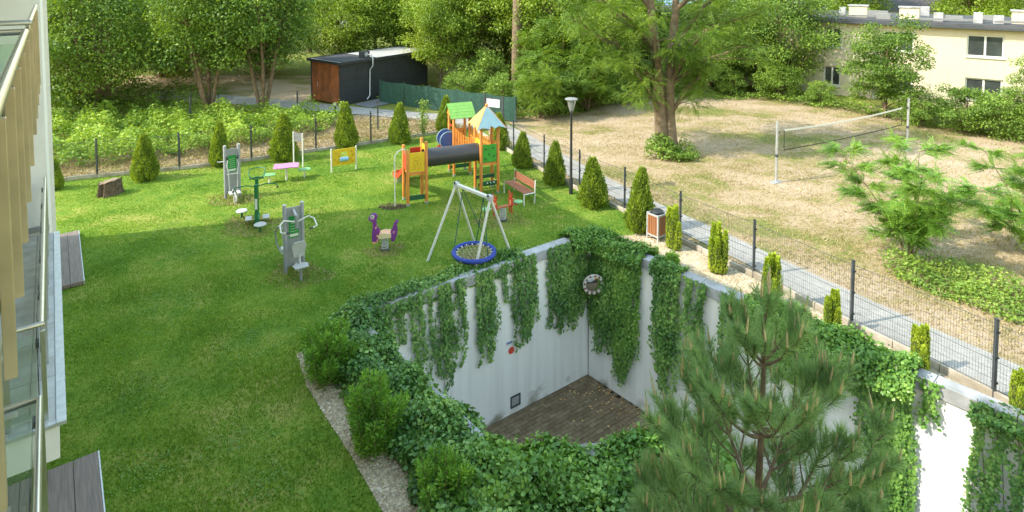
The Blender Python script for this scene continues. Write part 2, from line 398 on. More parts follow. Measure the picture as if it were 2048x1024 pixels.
pine_n = leaf_mat('pine_needle', (.07, .122, .058), (.13, .205, .09), (.24, .32, .145), .35, .4, 1.5, (1.2, 1.3, .7))
candle_m = M('pine_candle', (.50, .38, .22), .7, .2, 30)
blade_m = leaf_mat('grass_blade', (.05, .115, .014), (.095, .175, .020), (.18, .25, .035), .3, .5, .5)
straw_m = leaf_mat('straw_blade', (.20, .19, .06), (.38, .31, .15), (.55, .46, .27), .2, .7, .35, (1.1, 1, .7), gain=1.)

# ------------------------------------------------------------------ plan of the place (metres)
Lc = Vector((-3.61, 13.61)); Bc = Vector((2.30, 17.85)); UR = Vector((.665, -.747)); Rc = Bc + UR * 15
Nc = Vector((-.20, 9.58)); Ec = Vector((3.4, 9.95)); R2 = Ec + UR * 9
WELL = [tuple(p) for p in (Lc, Nc, Ec, R2, Rc, Bc)]
FLOOR_Z = -4.05
BACK_POSTS = [(-19.2, 22.55), (-16.41, 23.72), (-13.65, 24.63), (-11.2, 25.81), (-8.87, 27.19), (-6.66, 28.38), (-4.43, 29.77), (-2.1, 31.1)]
PATH_POSTS = [(-1.0, 28.9), (.07, 26.66), (1.3, 24.32), (2.5, 22.19), (3.81, 20.23), (5.07, 17.99), (6.47, 15.91), (7.83, 13.64), (9.25, 11.28), (10.7, 8.9)]
KERB_R = [(-2.1, 31.1)] + PATH_POSTS
PATH_L = [(-1.3, 31.2), (-.2, 29.2), (.75, 26.5), (3.42, 22.0), (5.25, 18.75), (6.6, 16.5), (7.35, 14.7), (8.3, 13.1), (9.5, 11.4), (11.2, 8.7)]
PATH_R = [(-.2, 31.9), (1.0, 29.6), (3.16, 24.9), (4.93, 21.4), (6.94, 18.1), (8.29, 15.75), (9.65, 13.5), (10.6, 12.1), (12.6, 9.0)]
LAWN = [(-19.2, 22.5)] + BACK_POSTS[1:] + PATH_POSTS[:5] + [(4.3, 19.1), (3.75, 18.45), (2.55, 18.2), (-3.55, 13.95), (-4.05, 13.2), (-4.3, 12.4), (-4.05, 11.6), (-3.45, 10.8), (-2.74, 9.9), (-1.96, 8.8), (-1.1, 7.4), (.2, 4.5), (.2, 1.0), (-10, 1.0), (-12, 14)]

# ------------------------------------------------------------------ the ground
sheet('ground', [(-400, -60), (400, -60), (400, 500), (-400, 500)], -.02, far_m, holes=[WELL])
sheet('field', [(-.2, 32.5), (1, 29.6), (3.16, 24.9), (4.93, 21.4), (6.94, 18.1), (8.29, 15.75), (9.65, 13.5), (10.6, 12.1), (12.6, 9), (40, 9), (40, 22), (27, 30.5), (20, 38.5), (11, 40), (3, 37)], -.004, field_m)
sheet('verge', [(-26, 21), (-19.2, 22.65)] + [(x, y + .05) for x, y in BACK_POSTS[1:]] + [(-1.1, 31.4), (-3.5, 33.6), (-8.5, 34.4), (-11, 32), (-14, 29.0), (-20, 26), (-27, 24.5)], -.008, field_m)
sheet('verge_by_path', [(p[0] + .02, p[1] + .02) for p in PATH_POSTS] + list(reversed(PATH_L)), -.009, field_m)
sheet('lawn', LAWN, .004, lawn_m)
sheet('dirt_yard', [(-27, 38.5), (-17, 37.0), (-12.6, 37.0), (-12.8, 40), (-15, 47), (-29, 47)], .006, field_m)
sheet('path', PATH_L + list(reversed(PATH_R)), .012, asph_m)
sheet('path_to_shed', [(-24, 39.2), (-12, 35.3), (-8, 34.0), (-3.5, 32.4), (-1.3, 31.0), (-.2, 31.9), (-3.0, 34.0), (-8, 35.6), (-12, 37.2), (-24, 41.5)], .016, asph_m)
sheet('gravel_bed', [(-3.61, 13.8), (-4.6, 12.6), (-4.05, 11.6), (-3.45, 10.8), (-2.74, 9.9), (-1.96, 8.8), (-1.1, 7.4), (.2, 4.5), (3.5, 3), (9, 3.0), (R2.x, R2.y), (Ec.x, Ec.y), (Nc.x, Nc.y), (Lc.x, Lc.y)], .010, gravel_m)
sheet('gravel_bed_by_fence', [(2.3, 18.05), (2.6, 18.3), (3.75, 18.45), (4.3, 19.1), (5.0, 17.95), (6.4, 15.87), (7.76, 13.6), (9.18, 11.24), (10.6, 8.9), (12.3, 6.6), (Rc.x, Rc.y), (Bc.x, Bc.y)], .010, gravel_m)
sheet('well_floor', [(-4, 13), (-.5, 9), (3.5, 9.5), (9.5, 3), (13, 6), (2.4, 18.3)], FLOOR_Z - .03, soil_m)

# grass blades standing on the lawn: uncountable stuff
rng = np.random.default_rng(3)
def blades(name, poly, n, h, mat, seed, near=None, w=.012, excl=None, lean=.8, z=.0):
    g = np.random.default_rng(seed); xs = [p[0] for p in poly]; ys = [p[1] for p in poly]
    x = g.uniform(min(xs), max(xs), n * 4); y = g.uniform(min(ys), max(ys), n * 4)
    k = inside(x, y, poly)
    if excl is not None: k &= ~inside(x, y, excl)
    if near: k &= g.uniform(0, 1, n * 4) < np.clip((near / np.maximum(np.hypot(x, y), .1)) ** 1.3, 0, 1)
    pat = .5 + .5 * np.sin(x * 1.7 + 1.3 * np.sin(y * 1.1)) * np.sin(y * 1.9 + 1.7 * np.sin(x * .8))
    k &= g.uniform(0, 1, n * 4) < (.55 + .45 * pat)
    x = x[k][:n]; y = y[k][:n]; m = len(x)
    hh = h * g.uniform(.5, 1.3, m) * (.8 + .5 * pat[k][:n]); a = g.uniform(0, 6.28, m); ww = w * g.uniform(.7, 1.5, m)
    P = np.stack([x, y, np.full(m, z)], 1); S = np.stack([np.cos(a), np.sin(a), 0 * a], 1) * ww[:, None]
    b = g.uniform(0, 6.28, m); ln = g.uniform(0, lean, m) * hh
    T = P + np.stack([np.cos(b) * ln, np.sin(b) * ln, hh], 1)
    V = np.stack([P - S, P + S, T], 1).reshape(-1, 3); F = np.arange(m * 3).reshape(-1, 3)
    o = tri_mesh(name, V, F, mat); return o
tag(blades('lawn_grass', LAWN, 300000, .04, blade_m, 1, near=14), 'short mown green grass of the lawn', 'grass', kind='stuff')
FIELD = [(3.2, 25), (5, 21.5), (7, 18.2), (8.4, 15.8), (9.7, 13.6), (12.5, 9.2), (24, 14), (24, 30), (19, 37), (8, 38), (1.2, 31)]
tag(blades('dry_field_grass', FIELD, 60000, .06, straw_m, 2, near=16, w=.014, lean=1.6), 'thin straw coloured grass of the field', 'grass', kind='stuff')
VERGE = [(-19, 22.8), (-13.6, 24.8), (-8.8, 27.3), (-4.4, 29.9), (-2.2, 31.3), (-4, 33), (-8.5, 34), (-11, 31.8), (-14, 28.8), (-20, 25.8)]
tag(blades('dry_verge_grass', VERGE, 16000, .10, straw_m, 4, w=.02, lean=1.5), 'straw grass strip behind the back fence', 'grass', kind='stuff')
STRIP = [(p[0] + .1, p[1] + .1) for p in PATH_POSTS] + [(x - .02, y) for x, y in reversed(PATH_L)]
tag(blades('path_verge_grass', STRIP, 9000, .09, straw_m, 5, w=.014, lean=1.2), 'dry grass strip between the right fence and the path', 'grass', kind='stuff')

# gravel stones: uncountable
def stones(name, poly, n, s, mat, seed, label):
    g = np.random.default_rng(seed); xs = [p[0] for p in poly]; ys = [p[1] for p in poly]
    x = g.uniform(min(xs), max(xs), n * 5); y = g.uniform(min(ys), max(ys), n * 5); k = inside(x, y, poly); x = x[k][:n]; y = y[k][:n]; m = len(x)
    base = np.array([(1, 0, 0), (-1, 0, 0), (0, 1, 0), (0, -1, 0), (0, 0, .7), (0, 0, -.5)]); fc = np.array([(0, 2, 4), (2, 1, 4), (1, 3, 4), (3, 0, 4)])
    sc_ = s * g.uniform(.5, 1.4, (m, 1, 1)) * g.uniform(.7, 1.3, (m, 6, 3)); a = g.uniform(0, 6.28, m); c, q = np.cos(a), np.sin(a)
    v = base[None] * sc_; vx = v[..., 0] * c[:, None] - v[..., 1] * q[:, None]; vy = v[..., 0] * q[:, None] + v[..., 1] * c[:, None]
    V = np.stack([vx + x[:, None], vy + y[:, None], v[..., 2] + .014], -1).reshape(-1, 3)
    F = (np.arange(m)[:, None, None] * 6 + fc[None]).reshape(-1, 3)
    return tag(tri_mesh(name, V, F, mat), label, 'gravel', kind='stuff')
stone_m = island_mat('pebble', [(.34, .26, .16), (.66, .56, .40), (.52, .41, .26), (.74, .67, .54)], .85, .2)
stones('gravel', [(-4.6, 12.6), (-4.05, 11.6), (-3.45, 10.8), (-2.74, 9.9), (-1.96, 8.8), (-1.1, 7.4), (-.2, 9.5), (-3.4, 13.5)], 11000, .022, stone_m, 11, 'cream pebbles beside the left wall')
stones('gravel', [(2.6, 18.1), (3.75, 18.4), (4.3, 18.9), (5.0, 17.9), (6.4, 15.8), (7.7, 13.6), (9.1, 11.2), (8.9, 10.9), (5.7, 14.4)], 12000, .024, stone_m, 12, 'cream pebbles between the right wall and the fence')

# ------------------------------------------------------------------ sunken driveway: walls, coping, paving
def wall(name, label, p0, p1, outward, top=.3, thick=.24, mat=white_wall, cop=True, zb=FLOOR_Z, drop=.28, e0=0, e1=0):
    p0 = Vector(p0); p1 = Vector(p1); d = (p1 - p0).normalized(); n = Vector(outward).normalized()
    n = (n - d * n.dot(d)).normalized(); p0 = p0 - d * e0; p1 = p1 + d * e1
    rt = empty(name, (p0.x, p0.y, 0), 0, label, 'wall')
    def pr(mb, o0, o1, z0, z1, a=0., b=None):
        b = (p1 - p0).length if b is None else b
        q = [d * a + n * o0, d * b + n * o0, d * b + n * o1, d * a + n * o1]
        q = [(v.x, v.y) for v in q]
        if (Vector(q[1]) - Vector(q[0])).cross(Vector(q[2]) - Vector(q[1])) < 0: q.reverse()
        return mb.prism(q, z0, z1)
    pr(MB(), 0, thick, zb, top - .06).build('wall_face', mat, rt)
    if cop:
        L = (p1 - p0).length; k = max(1, round(L / 1.2)); st = L / k
        for i in range(k):
            mb = MB(); pr(mb, -.045, thick + .04, top - drop, top + random.uniform(-.004, .004), i * st + .006, (i + 1) * st - .006)
            mb.build('coping_stone', coping_m, rt, bevel=.008)
    return rt, d, n, p0
nB = Vector((-.6, .8)); nR = Vector((.747, .665)); nL = Vector((-.75, -.66))
wall('retaining_wall', 'white retaining wall at the far side of the sunken driveway, hung with ivy', Lc, Bc, nB, e0=0, e1=0)
wall('retaining_wall', 'long white retaining wall below the fence, running to the right edge', Bc, Rc, nR, e0=-.02)
wall('retaining_wall', 'ivy covered wall beside the lawn on the left of the sunken driveway', Lc, Nc, nL, e0=-.05)
wall('retaining_wall', 'near retaining wall hidden under the ivy beside the pine', Nc, Ec, Vector((0, -1)), e0=-.02)
wall('retaining_wall', 'low wall behind the pine trunk along the driveway ramp', Ec, R2, -nR, top=-.4, e0=-.02, cop=False)

pv = empty('driveway_paving', (0, 0, FLOOR_Z)); pv['kind'] = 'structure'
dB = Vector((.8125, .583)).normalized(); dN = Vector((-dB.y, dB.x))
pm = None; cnt = 0; rest = MB()
PW, PH = .26, .128
vis = [(2.35, 18.0), (-.75, 15.2), (-.35, 14.55), (3.3, 14.1), (4.5, 15.25)]
pl = MB(); pl.prism([(-PW / 2 + .005, -PH / 2 + .005), (PW / 2 - .005, -PH / 2 + .005), (PW / 2 - .005, PH / 2 - .005), (-PW / 2 + .005, PH / 2 - .005)], -.06, 0)
cands = []
for r_ in range(-75, 3):
    for c_ in range(-50, 30):
        q = Bc + dB * ((c_ + .5 * (r_ % 2)) * PW) + dN * (r_ * PH - .07)
        inw = inside(np.array([q.x]), np.array([q.y]), WELL)[0]
        if not inw: continue
        iv = inside(np.array([q.x]), np.array([q.y]), vis)[0]
        cands.append((0 if iv else 1, (q - Bc).length, q))
cands.sort(key=lambda t: (t[0], t[1]))
ang = math.atan2(dB.y, dB.x)
for i, (iv, dd, q) in enumerate(cands):
    zz = random.uniform(-.006, .006); tl = Matrix.Rotation(random.uniform(-.02, .02), 3, 'X') @ Matrix.Rotation(random.uniform(-.012, .012), 3, 'Y')
    if i < 298 and iv == 0:
        if pm is None: o = pl.build('paver', paver_m, pv, bevel=.004); pm = o.data
        else:
            o = bpy.data.objects.new('paver', pm); COL.objects.link(o); o.parent = pv
            b = o.modifiers.new('bevel', 'BEVEL'); b.width = .004; b.segments = 1
        o.location = (q.x, q.y, zz); o.rotation_euler = (random.uniform(-.025, .025), random.uniform(-.015, .015), ang + random.uniform(-.01, .01))
    elif iv == 0 or dd < 6:
        rest.prism([(-PW / 2 + .005, -PH / 2 + .005), (PW / 2 - .005, -PH / 2 + .005), (PW / 2 - .005, PH / 2 - .005), (-PW / 2 + .005, PH / 2 - .005)], -.06, zz, M4=Matrix.Rotation(ang, 3, 'Z'), off=(q.x, q.y, 0))
rest.build('paver_field', paver_m, pv)['kind'] = 'stuff'
# fallen leaves on the paving
g = np.random.default_rng(8); n_ = 75
t1 = g.normal(1.2, .7, n_); t2 = np.abs(g.normal(.5, .5, n_)) + .05
px = Bc.x + UR.x * t1 - .75 * t2; py = Bc.y + UR.y * t1 - .66 * t2
k = inside(px, py, WELL); px, py = px[k], py[k]
litter = leaf_mat('fallen_leaf', (.20, .09, .03), (.36, .20, .07), (.55, .40, .20), .1, .7)
o = leaves('leaf_litter', np.stack([px, py, np.full(len(px), FLOOR_Z + .012)], 1), np.stack([np.cos(px * 90), np.sin(py * 70), 0 * px], 1), np.tile([[0, 0, 1.]], (len(px), 1)) + g.normal(0, .1, (len(px), 3)), g.uniform(.04, .09, len(px)), litter, None, W=.7, fold=.12)
tag(o, 'brown fallen leaves scattered on the brick paving', 'leaves', kind='stuff')

# things on the white walls
d_ = (Lc - Bc).normalized(); nin = Vector((.6, -.8)); ang_b = math.atan2(-d_.y, -d_.x)
def on_back(s, z, off=0): q = Bc + d_ * s + Vector((-d_.y, d_.x)) * off; return (q.x, q.y, z)
nb_ = Vector((d_.y, -d_.x)); nb_ = nb_ if nb_.dot(nin) > 0 else -nb_
def bk(s, z, off): q = Bc + d_ * s + nb_ * off; return Vector((q.x, q.y, z))
v = empty('wall_vent', bk(2.72, -3.71, 0), ang_b, 'square dark vent grille low on the far white wall', 'vent')
mb = MB(); 
for (x, z, sx, sz) in ((-.15, 0, .03, .33), (.15, 0, .03, .33), (0, .15, .27, .03), (0, -.15, .27, .03)): mb.box((x, -.012, z), (sx, .03, sz))
mb.build('frame', anth, v)
for i in range(6): MB().beam((-.135, -.008, -.11 + i * .044), (.135, -.008, -.11 + i * .044), .03, .012, up=(0, .6, .8)).build('slat', anth, v)
MB().box((0, .004, 0), (.28, .006, .28)).build('backing', black_m, v)
s_ = empty('round_sign', bk(2.86, -2.22, 0), ang_b, 'small round red sign on the far white wall under ivy', 'sign')
MB().prism([(.095 * math.cos(a), .095 * math.sin(a)) for a in np.linspace(0, 2 * math.pi, 25)[:-1]], .004, .014, XZ).build('disc', M('red_sign_paint', (.62, .05, .03), .4), s_)
mb = MB(); mb.prism([(.085 * math.cos(a), .085 * math.sin(a)) for a in np.linspace(0, 2 * math.pi, 25)[:-1]], .0145, .017, XZ); mb.build('face', M('red_sign_face', (.70, .08, .05), .4), s_)
s2 = empty('wall_sign', bk(2.93, -1.98, 0), ang_b, 'little white and blue sign just above the red disc', 'sign')
MB().box((0, -.007, 0), (.20, .01, .11)).build('plate', white_m, s2)
MB().box((0, -.0135, 0), (.17, .003, .04)).build('band', blue_p, s2)
# convex traffic mirror in the corner
mr = empty('traffic_mirror', (2.36, 17.2, -.9), 0, 'round convex mirror with red and white rim in the wall corner', 'mirror')
mr.rotation_euler = (R(8), 0, R(8))
prof = [(.001, .055), (.09, .05), (.17, .037), (.235, .012), (.24, 0)]
mb = MB(); n = 28
vs = [(r * math.cos(2 * math.pi * j / n), -z, r * math.sin(2 * math.pi * j / n)) for r, z in prof for j in range(n)]
mb.add(vs, [(i * n + j, i * n + (j + 1) % n, (i + 1) * n + (j + 1) % n, (i + 1) * n + j) for i in range(len(prof) - 1) for j in range(n)])
mb.build('mirror_dome', mirror_m, mr, smooth=True)
redm = M('rim_red', (.30, .04, .04), .45)
for i in range(24):
    a0 = 2 * math.pi * i / 24; a1 = 2 * math.pi * (i + 1) / 24
    q = [(.235 * math.cos(a0), .235 * math.sin(a0)), (.31 * math.cos(a0), .31 * math.sin(a0)), (.31 * math.cos(a1), .31 * math.sin(a1)), (.235 * math.cos(a1), .235 * math.sin(a1))]
    if i % 2 == 0:
        MB().prism(q, -.03, .03, XZ).build('rim_segment', white_m, mr)
    else:
        MB().prism(q, -.03, .0, XZ).build('rim_segment', white_m, mr)
        am = (a0 + a1) / 2; MB().prism([(.272 + .026 * math.cos(t), .02 * math.sin(t)) for t in np.linspace(0, 6.283, 13)[:-1]], .0, .031, XZ @ Matrix.Rotation(am, 3, 'Z')).build('rim_mark', redm, mr)
MB().tube([(0, .03, 0), (0, .3, .02), (.1, .62, .02)], .022).build('bracket', galv, mr)

# ------------------------------------------------------------------ kerbs and fences
def polyline_pts(pts, step):
    out = []
    for a, b in zip(pts, pts[1:]):
        a = Vector(a); b = Vector(b); L = (b - a).length; k = max(1, round(L / step))
        out += [(a + (b - a) * i / k, a + (b - a) * (i + 1) / k) for i in range(k)]
    return out
kb = empty('kerb', (0, 0, 0)); kb['kind'] = 'structure'
for a, b in polyline_pts(BACK_POSTS, 1.0) + polyline_pts(KERB_R, 1.0):
    d = (b - a).normalized(); mb = MB()
    z = .15 + random.uniform(-.015, .01)
    mb.beam((a.x + d.x * .006, a.y + d.y * .006, z / 2 - .05), (b.x - d.x * .006, b.y - d.y * .006, z / 2 - .05), .075, z + .1)
    mb.build('kerb_stone', kerb_m, kb, bevel=.01)

def mesh_fence(name, label, posts, h=1.5, skip=()):
    rt = empty(name, (posts[0][0], posts[0][1], 0), 0, label, 'fence')
    ox, oy = posts[0]
    for i, (x, y) in enumerate(posts):
        x -= ox; y -= oy
        mb = MB(); mb.box((x, y, h / 2 + .02), (.06, .06, h + .04)); p = mb.build('post', anth, rt, bevel=.004)
        MB().box((x, y, h + .05), (.066, .066, .02)).build('cap', black_m, p)
        for zz in (.3, .8, 1.3): MB().box((x + .012, y, zz), (.08, .075, .035)).build('clamp', black_m, p)
    for i, (a, b) in enumerate(zip(posts, posts[1:])):
        if i in skip: continue
        a = Vector((a[0] - ox, a[1] - oy)); b = Vector((b[0] - ox, b[1] - oy)); d = (b - a); L = d.length; d.normalize(); mb = MB()
        for k in range(int(L / .05)):
            q = a + d * (.04 + k * .05)
            mb.tube([(q.x, q.y, .16), (q.x, q.y, h - .03)], .0027, 3, caps=False)
        for k in range(8):
            zz = .18 + k * (h - .23) / 7
            for s in ((-.006, .006) if k in (0, 3, 7) else (0,)):
                n = Vector((-d.y, d.x)) * s * 1.6
                mb.tube([(a.x + n.x, a.y + n.y, zz), (b.x + n.x, b.y + n.y, zz)], .0032, 3, caps=False)
        mb.build('wire_panel', anth, rt)['kind'] = 'stuff'
    return rt
mesh_fence('mesh_fence', 'dark wire fence behind the playground, along the straw verge', BACK_POSTS)
mesh_fence('mesh_fence', 'dark wire fence along the footpath on the right', PATH_POSTS)

# ------------------------------------------------------------------ the apartment building at the left edge
BR = R(37.1); BO = (-4.92, 6.39, 0)
ab = empty('apartment_building', BO, BR, 'pale apartment block with glass balcony railings at the left edge', 'building')
def bx(mb, x0, x1, y0, y1, z0, z1, mi=0): return mb.box(((x0 + x1) / 2, (y0 + y1) / 2, (z0 + z1) / 2), (x1 - x0, y1 - y0, z1 - z0), mi=mi)
bx(MB(), -12, -1.8, -14, 6.04, 0, 9.3).build('wall', render_w, ab)
bx(MB(), -12.1, -.10, 6.05, 14.7, 0, 9.31).build('end_wall', render_w, ab)
bx(MB(), -1.74, -.10, 6.0, 6.05, 3.36, 3.46).build('skirting', M('grey_skirting', (.30, .31, .33), .6), ab)
mb = MB(); mb.prism([(0, 1.80), (0, 14.75), (-2, 14.75), (-2, 2.55)], 9.32, 13.0); mb.build('shading_storey', render_w, ab)  # unseen thin storey shaped for its shadow, near end slanted along the sun
mb = MB(); mb.prism([(0, .65), (-2, 1.40), (-2, -14), (0, -14)], 9.32, 13.0); mb.build('shading_storey', render_w, ab)  # unseen second block; gap between them lets a sunbeam reach the long wall
bx(MB(), -2.2, -.05, -14, 1.0, 8.9, 9.28).build('roof_slab', render_w, ab)
bx(MB(), -2.2, -.05, 1.9, 6.0, 8.9, 9.28).build('roof_slab', render_w, ab)
for k in range(2):
    for i, yy in enumerate((-9.5, -4.5, 3.0)):
        wd = bx(MB(), -1.8, -1.76, yy - .8, yy + .8, [3.4, 6.3][k], [5.5, 8.4][k]).build('balcony_door', glass_w, ab)
        fm = MB()
        for (y0, y1, z0, z1) in ((yy - .86, yy - .8, -.05, 2.16), (yy + .8, yy + .86, -.05, 2.16), (yy - .8, yy + .8, 2.1, 2.16), (yy - .03, yy + .03, 0, 2.1)):
            bx(fm, -1.83, -1.74, y0, y1, [3.4, 6.3][k] + z0, [3.4, 6.3][k] + z1)
        fm.build('frame', white_m, wd)
bx(MB(), -.11, -.02, 10.55, 10.65, 0, 9.2).build('downpipe', white_m, ab)
# slabs
def slab(z, y0, y1, xe=-.02):
    s = bx(MB(), -1.79, xe, y0, y1, z - .42, z - .02).build('balcony_slab', M('slab_white', (.68, .69, .70), .8, .06, 2, .2), ab)
    bx(MB(), xe - .02, xe + .07, y0 - .04, y1, z - .035, z + .004).build('drip_edge', galv, s)
    bx(MB(), -1.79, xe - .025, y0 - .04, y0 + .03, z - .036, z + .003).build('drip_edge', galv, s)
    return s
def tiles(s, z, y0, y1, sx, sy):
    xs = [-.045, -.275] ; x = -.275
    while x > -1.79: x = max(-1.79, x - sx); xs.append(x)
    y = y0 + .035
    while y < y1 - .02:
        e = min(y1, y + sy)
        for a, b in zip(xs, xs[1:]):
            t = MB(); bx(t, b + .004, a - .004, y + .004, e - .004, z - .022, z + random.uniform(-.001, .001)); t.build('floor_tile', tile_m, s)
        y = e
s1 = slab(3.3, 0, 6.02); tiles(s1, 3.3, 0, 6.02, .48, .46)
slab(3.3, -9, -1.6, -.3); slab(6.48, -9, -1.05, -.24); slab(6.48, -.1, 3.6, -.24)
def railing(z, y0, y1, near=True, far=False, pm=steel, posts=None, inner=-1.7, x=-.13, hgt=1.08, low=-.05):
    r = MB().tube([(inner, y0, z + hgt), (x, y0, z + hgt), (x, y1, z + hgt)] if near else ([(x, y0, z + hgt), (x, y1, z + hgt), (inner, y1, z + hgt)] if far else [(x, y0, z + hgt), (x, y1, z + hgt)]), .028, 10).build('handrail', steel, ab, smooth=True)
    for py_ in posts:
        p = MB(); bx(p, x - .022, x + .024, py_ - .02, py_ + .02, z + low, z + hgt - .07); po = p.build('railing_post', pm, ab, bevel=.003)
        MB().tube([(x, py_, z + hgt - .08), (x, py_, z + hgt - .02)], .01, 8).build('pin', steel, po)
        for zz in (.22, .88): bx(MB(), x - .06, x - .03, py_ - .05, py_ + .05, z + zz - .03, z + zz + .03).build('glass_clamp', black_m, po)
    if near or far:
        ye = y0 if near else y1
        for px_ in (x - .32, x - 1.1):
            p = MB(); bx(p, px_ - .028, px_ + .028, ye - .03, ye + .03, z + low, z + hgt - .07); po = p.build('railing_post', steel, ab, bevel=.003)
            MB().tube([(px_, ye, z + hgt - .08), (px_, ye, z + hgt - .02)], .01, 8).build('pin', steel, po)
            for zz in (.2, .85): bx(MB(), px_ - .09, px_ + .09, ye - .05, ye - .032, z + zz - .025, z + zz + .025).build('glass_clamp', galv, po)
        bx(MB(), inner, x - .06, ye - .006, ye + .006, z + .06, z + hgt - .1).build('glass_panel', glass_g, ab)
    ps = sorted(posts)
    for a, b in zip(ps, ps[1:]):
        bx(MB(), x - .056, x - .044, a + .06, b - .06, z + .05, z + hgt - .1).build('glass_panel', glass_g, ab)
railing(3.3, .1, 5.9, near=True, posts=[.1, 1.3, 2.5, 3.7, 4.9, 5.85])
railing(3.3, -6.5, -1.34, near=False, far=True, posts=[-6.4, -5.2, -4.0, -2.7, -1.34])
railing(6.58, -7.0, -1.25, near=False, far=True, pm=post_steel, posts=[-5.6, -4.8, -4.0, -3.2, -2.35, -1.3], x=-.12, low=-.1)
railing(6.58, -.05, 3.5, near=True, pm=post_steel, posts=[-.02, .85, 1.7, 2.6, 3.45], x=-.12, low=-.1)

# decking at the foot of the building
def deck(label, y0, y1, x1=.55, nb=4, bw=.30, x0=None):
    d = empty('deck', BO, BR, label, 'deck')
    for i in range(nb):
        b = MB(); bx(b, x1 - (i + 1) * bw + .004, x1 - i * bw - .004, y0, y1, .03, .12 + random.uniform(-.001, .001)); b.build('board', deck_m, d, bevel=.004)
    bx(MB(), x1 - nb * bw + .02, x1 - .02, y0 + .02, y1 - .02, 0, .029).build('base', black_m, d)
    bx(MB(), x1, x1 + .02, y0, y1, .02, .122).build('edge_strip', galv, d)
    return d
PX = .62
def loc(x, y):
    x -= BO[0]; y -= BO[1]; return (x * math.cos(BR) + y * math.sin(BR), -x * math.sin(BR) + y * math.cos(BR))
a1 = loc(-13.49, 18.55); a2 = loc(-11.2, 15.42); a3 = loc(-6.97, 9.83)
deck('small grey plank terrace beside the far end of the building', a2[1], a1[1], a1[0] + .0, 4, .28)
deck('grey plank terrace at the bottom left corner of the lawn', a3[1] - 5.5, a3[1], a3[0], 8, .34)

# ------------------------------------------------------------------ ivy
def dirs(g, n): return unit(g.normal(0, 1, (n, 3)))
def ivy_curtain(label, O, d, n_in, s0, width, length, top=.34, strands=None, per=26, seed=0, mat=None, size=.064, ragged=.35, out=.10):
    """hanging strands against a wall; O + d*s is the wall line, n_in points into the well"""
    g = np.random.default_rng(seed); ns = strands or max(3, int(width * 26))
    c = O + d * s0; rt = empty('hanging_ivy', (c.x, c.y, top), 0, label, 'ivy', 'ivy hanging on the white walls')
    P = []; D = []; N = []; st = MB(); n3 = np.array([n_in.x, n_in.y, 0.]); d3 = np.array([d.x, d.y, 0.])
    for i in range(ns):
        u = (i + g.uniform(.1, .9)) / ns * 2 - 1
        ln = length * (1 - ragged * abs(u) ** 2.5 * g.uniform(.3, 1)) * g.uniform(.72, 1.04)
        m = max(4, int(ln * per * 1.75)); t = np.sort(g.uniform(0, 1, m)) * ln
        wob = .06 * np.sin(t * 2.3 + i) + .03 * np.sin(t * 5 + 2 * i) + g.normal(0, .035, m) + g.normal(0, .08) * t / max(length, .1)
        bulge = out * (.35 + .65 * np.sin(np.clip(t / max(length, .1), 0, 1) * math.pi) ** .6) * math.sqrt(max(.15, 1 - u * u)) * g.uniform(.45, 1.15, m) + .03
        x = u * width / 2 * (1 + .12 * np.sin(t * 1.3 + seed)) + wob
        P.append(d3 * x[:, None] + n3 * bulge[:, None] + np.stack([0 * t, 0 * t, -t], 1))
        D.append(np.stack([0 * t, 0 * t, -1 + 0 * t], 1) + d3 * g.normal(0, .5, (m, 1)) + n3 * g.uniform(.05, .6, (m, 1)))
        N.append(n3 * .9 + np.stack([0 * t, 0 * t, .75 + 0 * t], 1) + g.normal(0, .33, (m, 3)))
        if i % 3 == 0:
            kk = np.linspace(0, ln * .97, 6); st.tube([tuple(d3 * (u * width / 2 + .04 * math.sin(q * 2.3 + i)) + n3 * .035 + np.array([0, 0, -q])) for q in kk], .006, 4)
    P = np.concatenate(P); D = np.concatenate(D); N = np.concatenate(N)
    leaves('leaf_mass', P, D, N, g.uniform(.45, 1.4, len(P)) * size, mat or ivy_m, rt, W=.95, fold=.1)['kind'] = 'stuff'
    st.build('stem', bark, rt)
    return rt

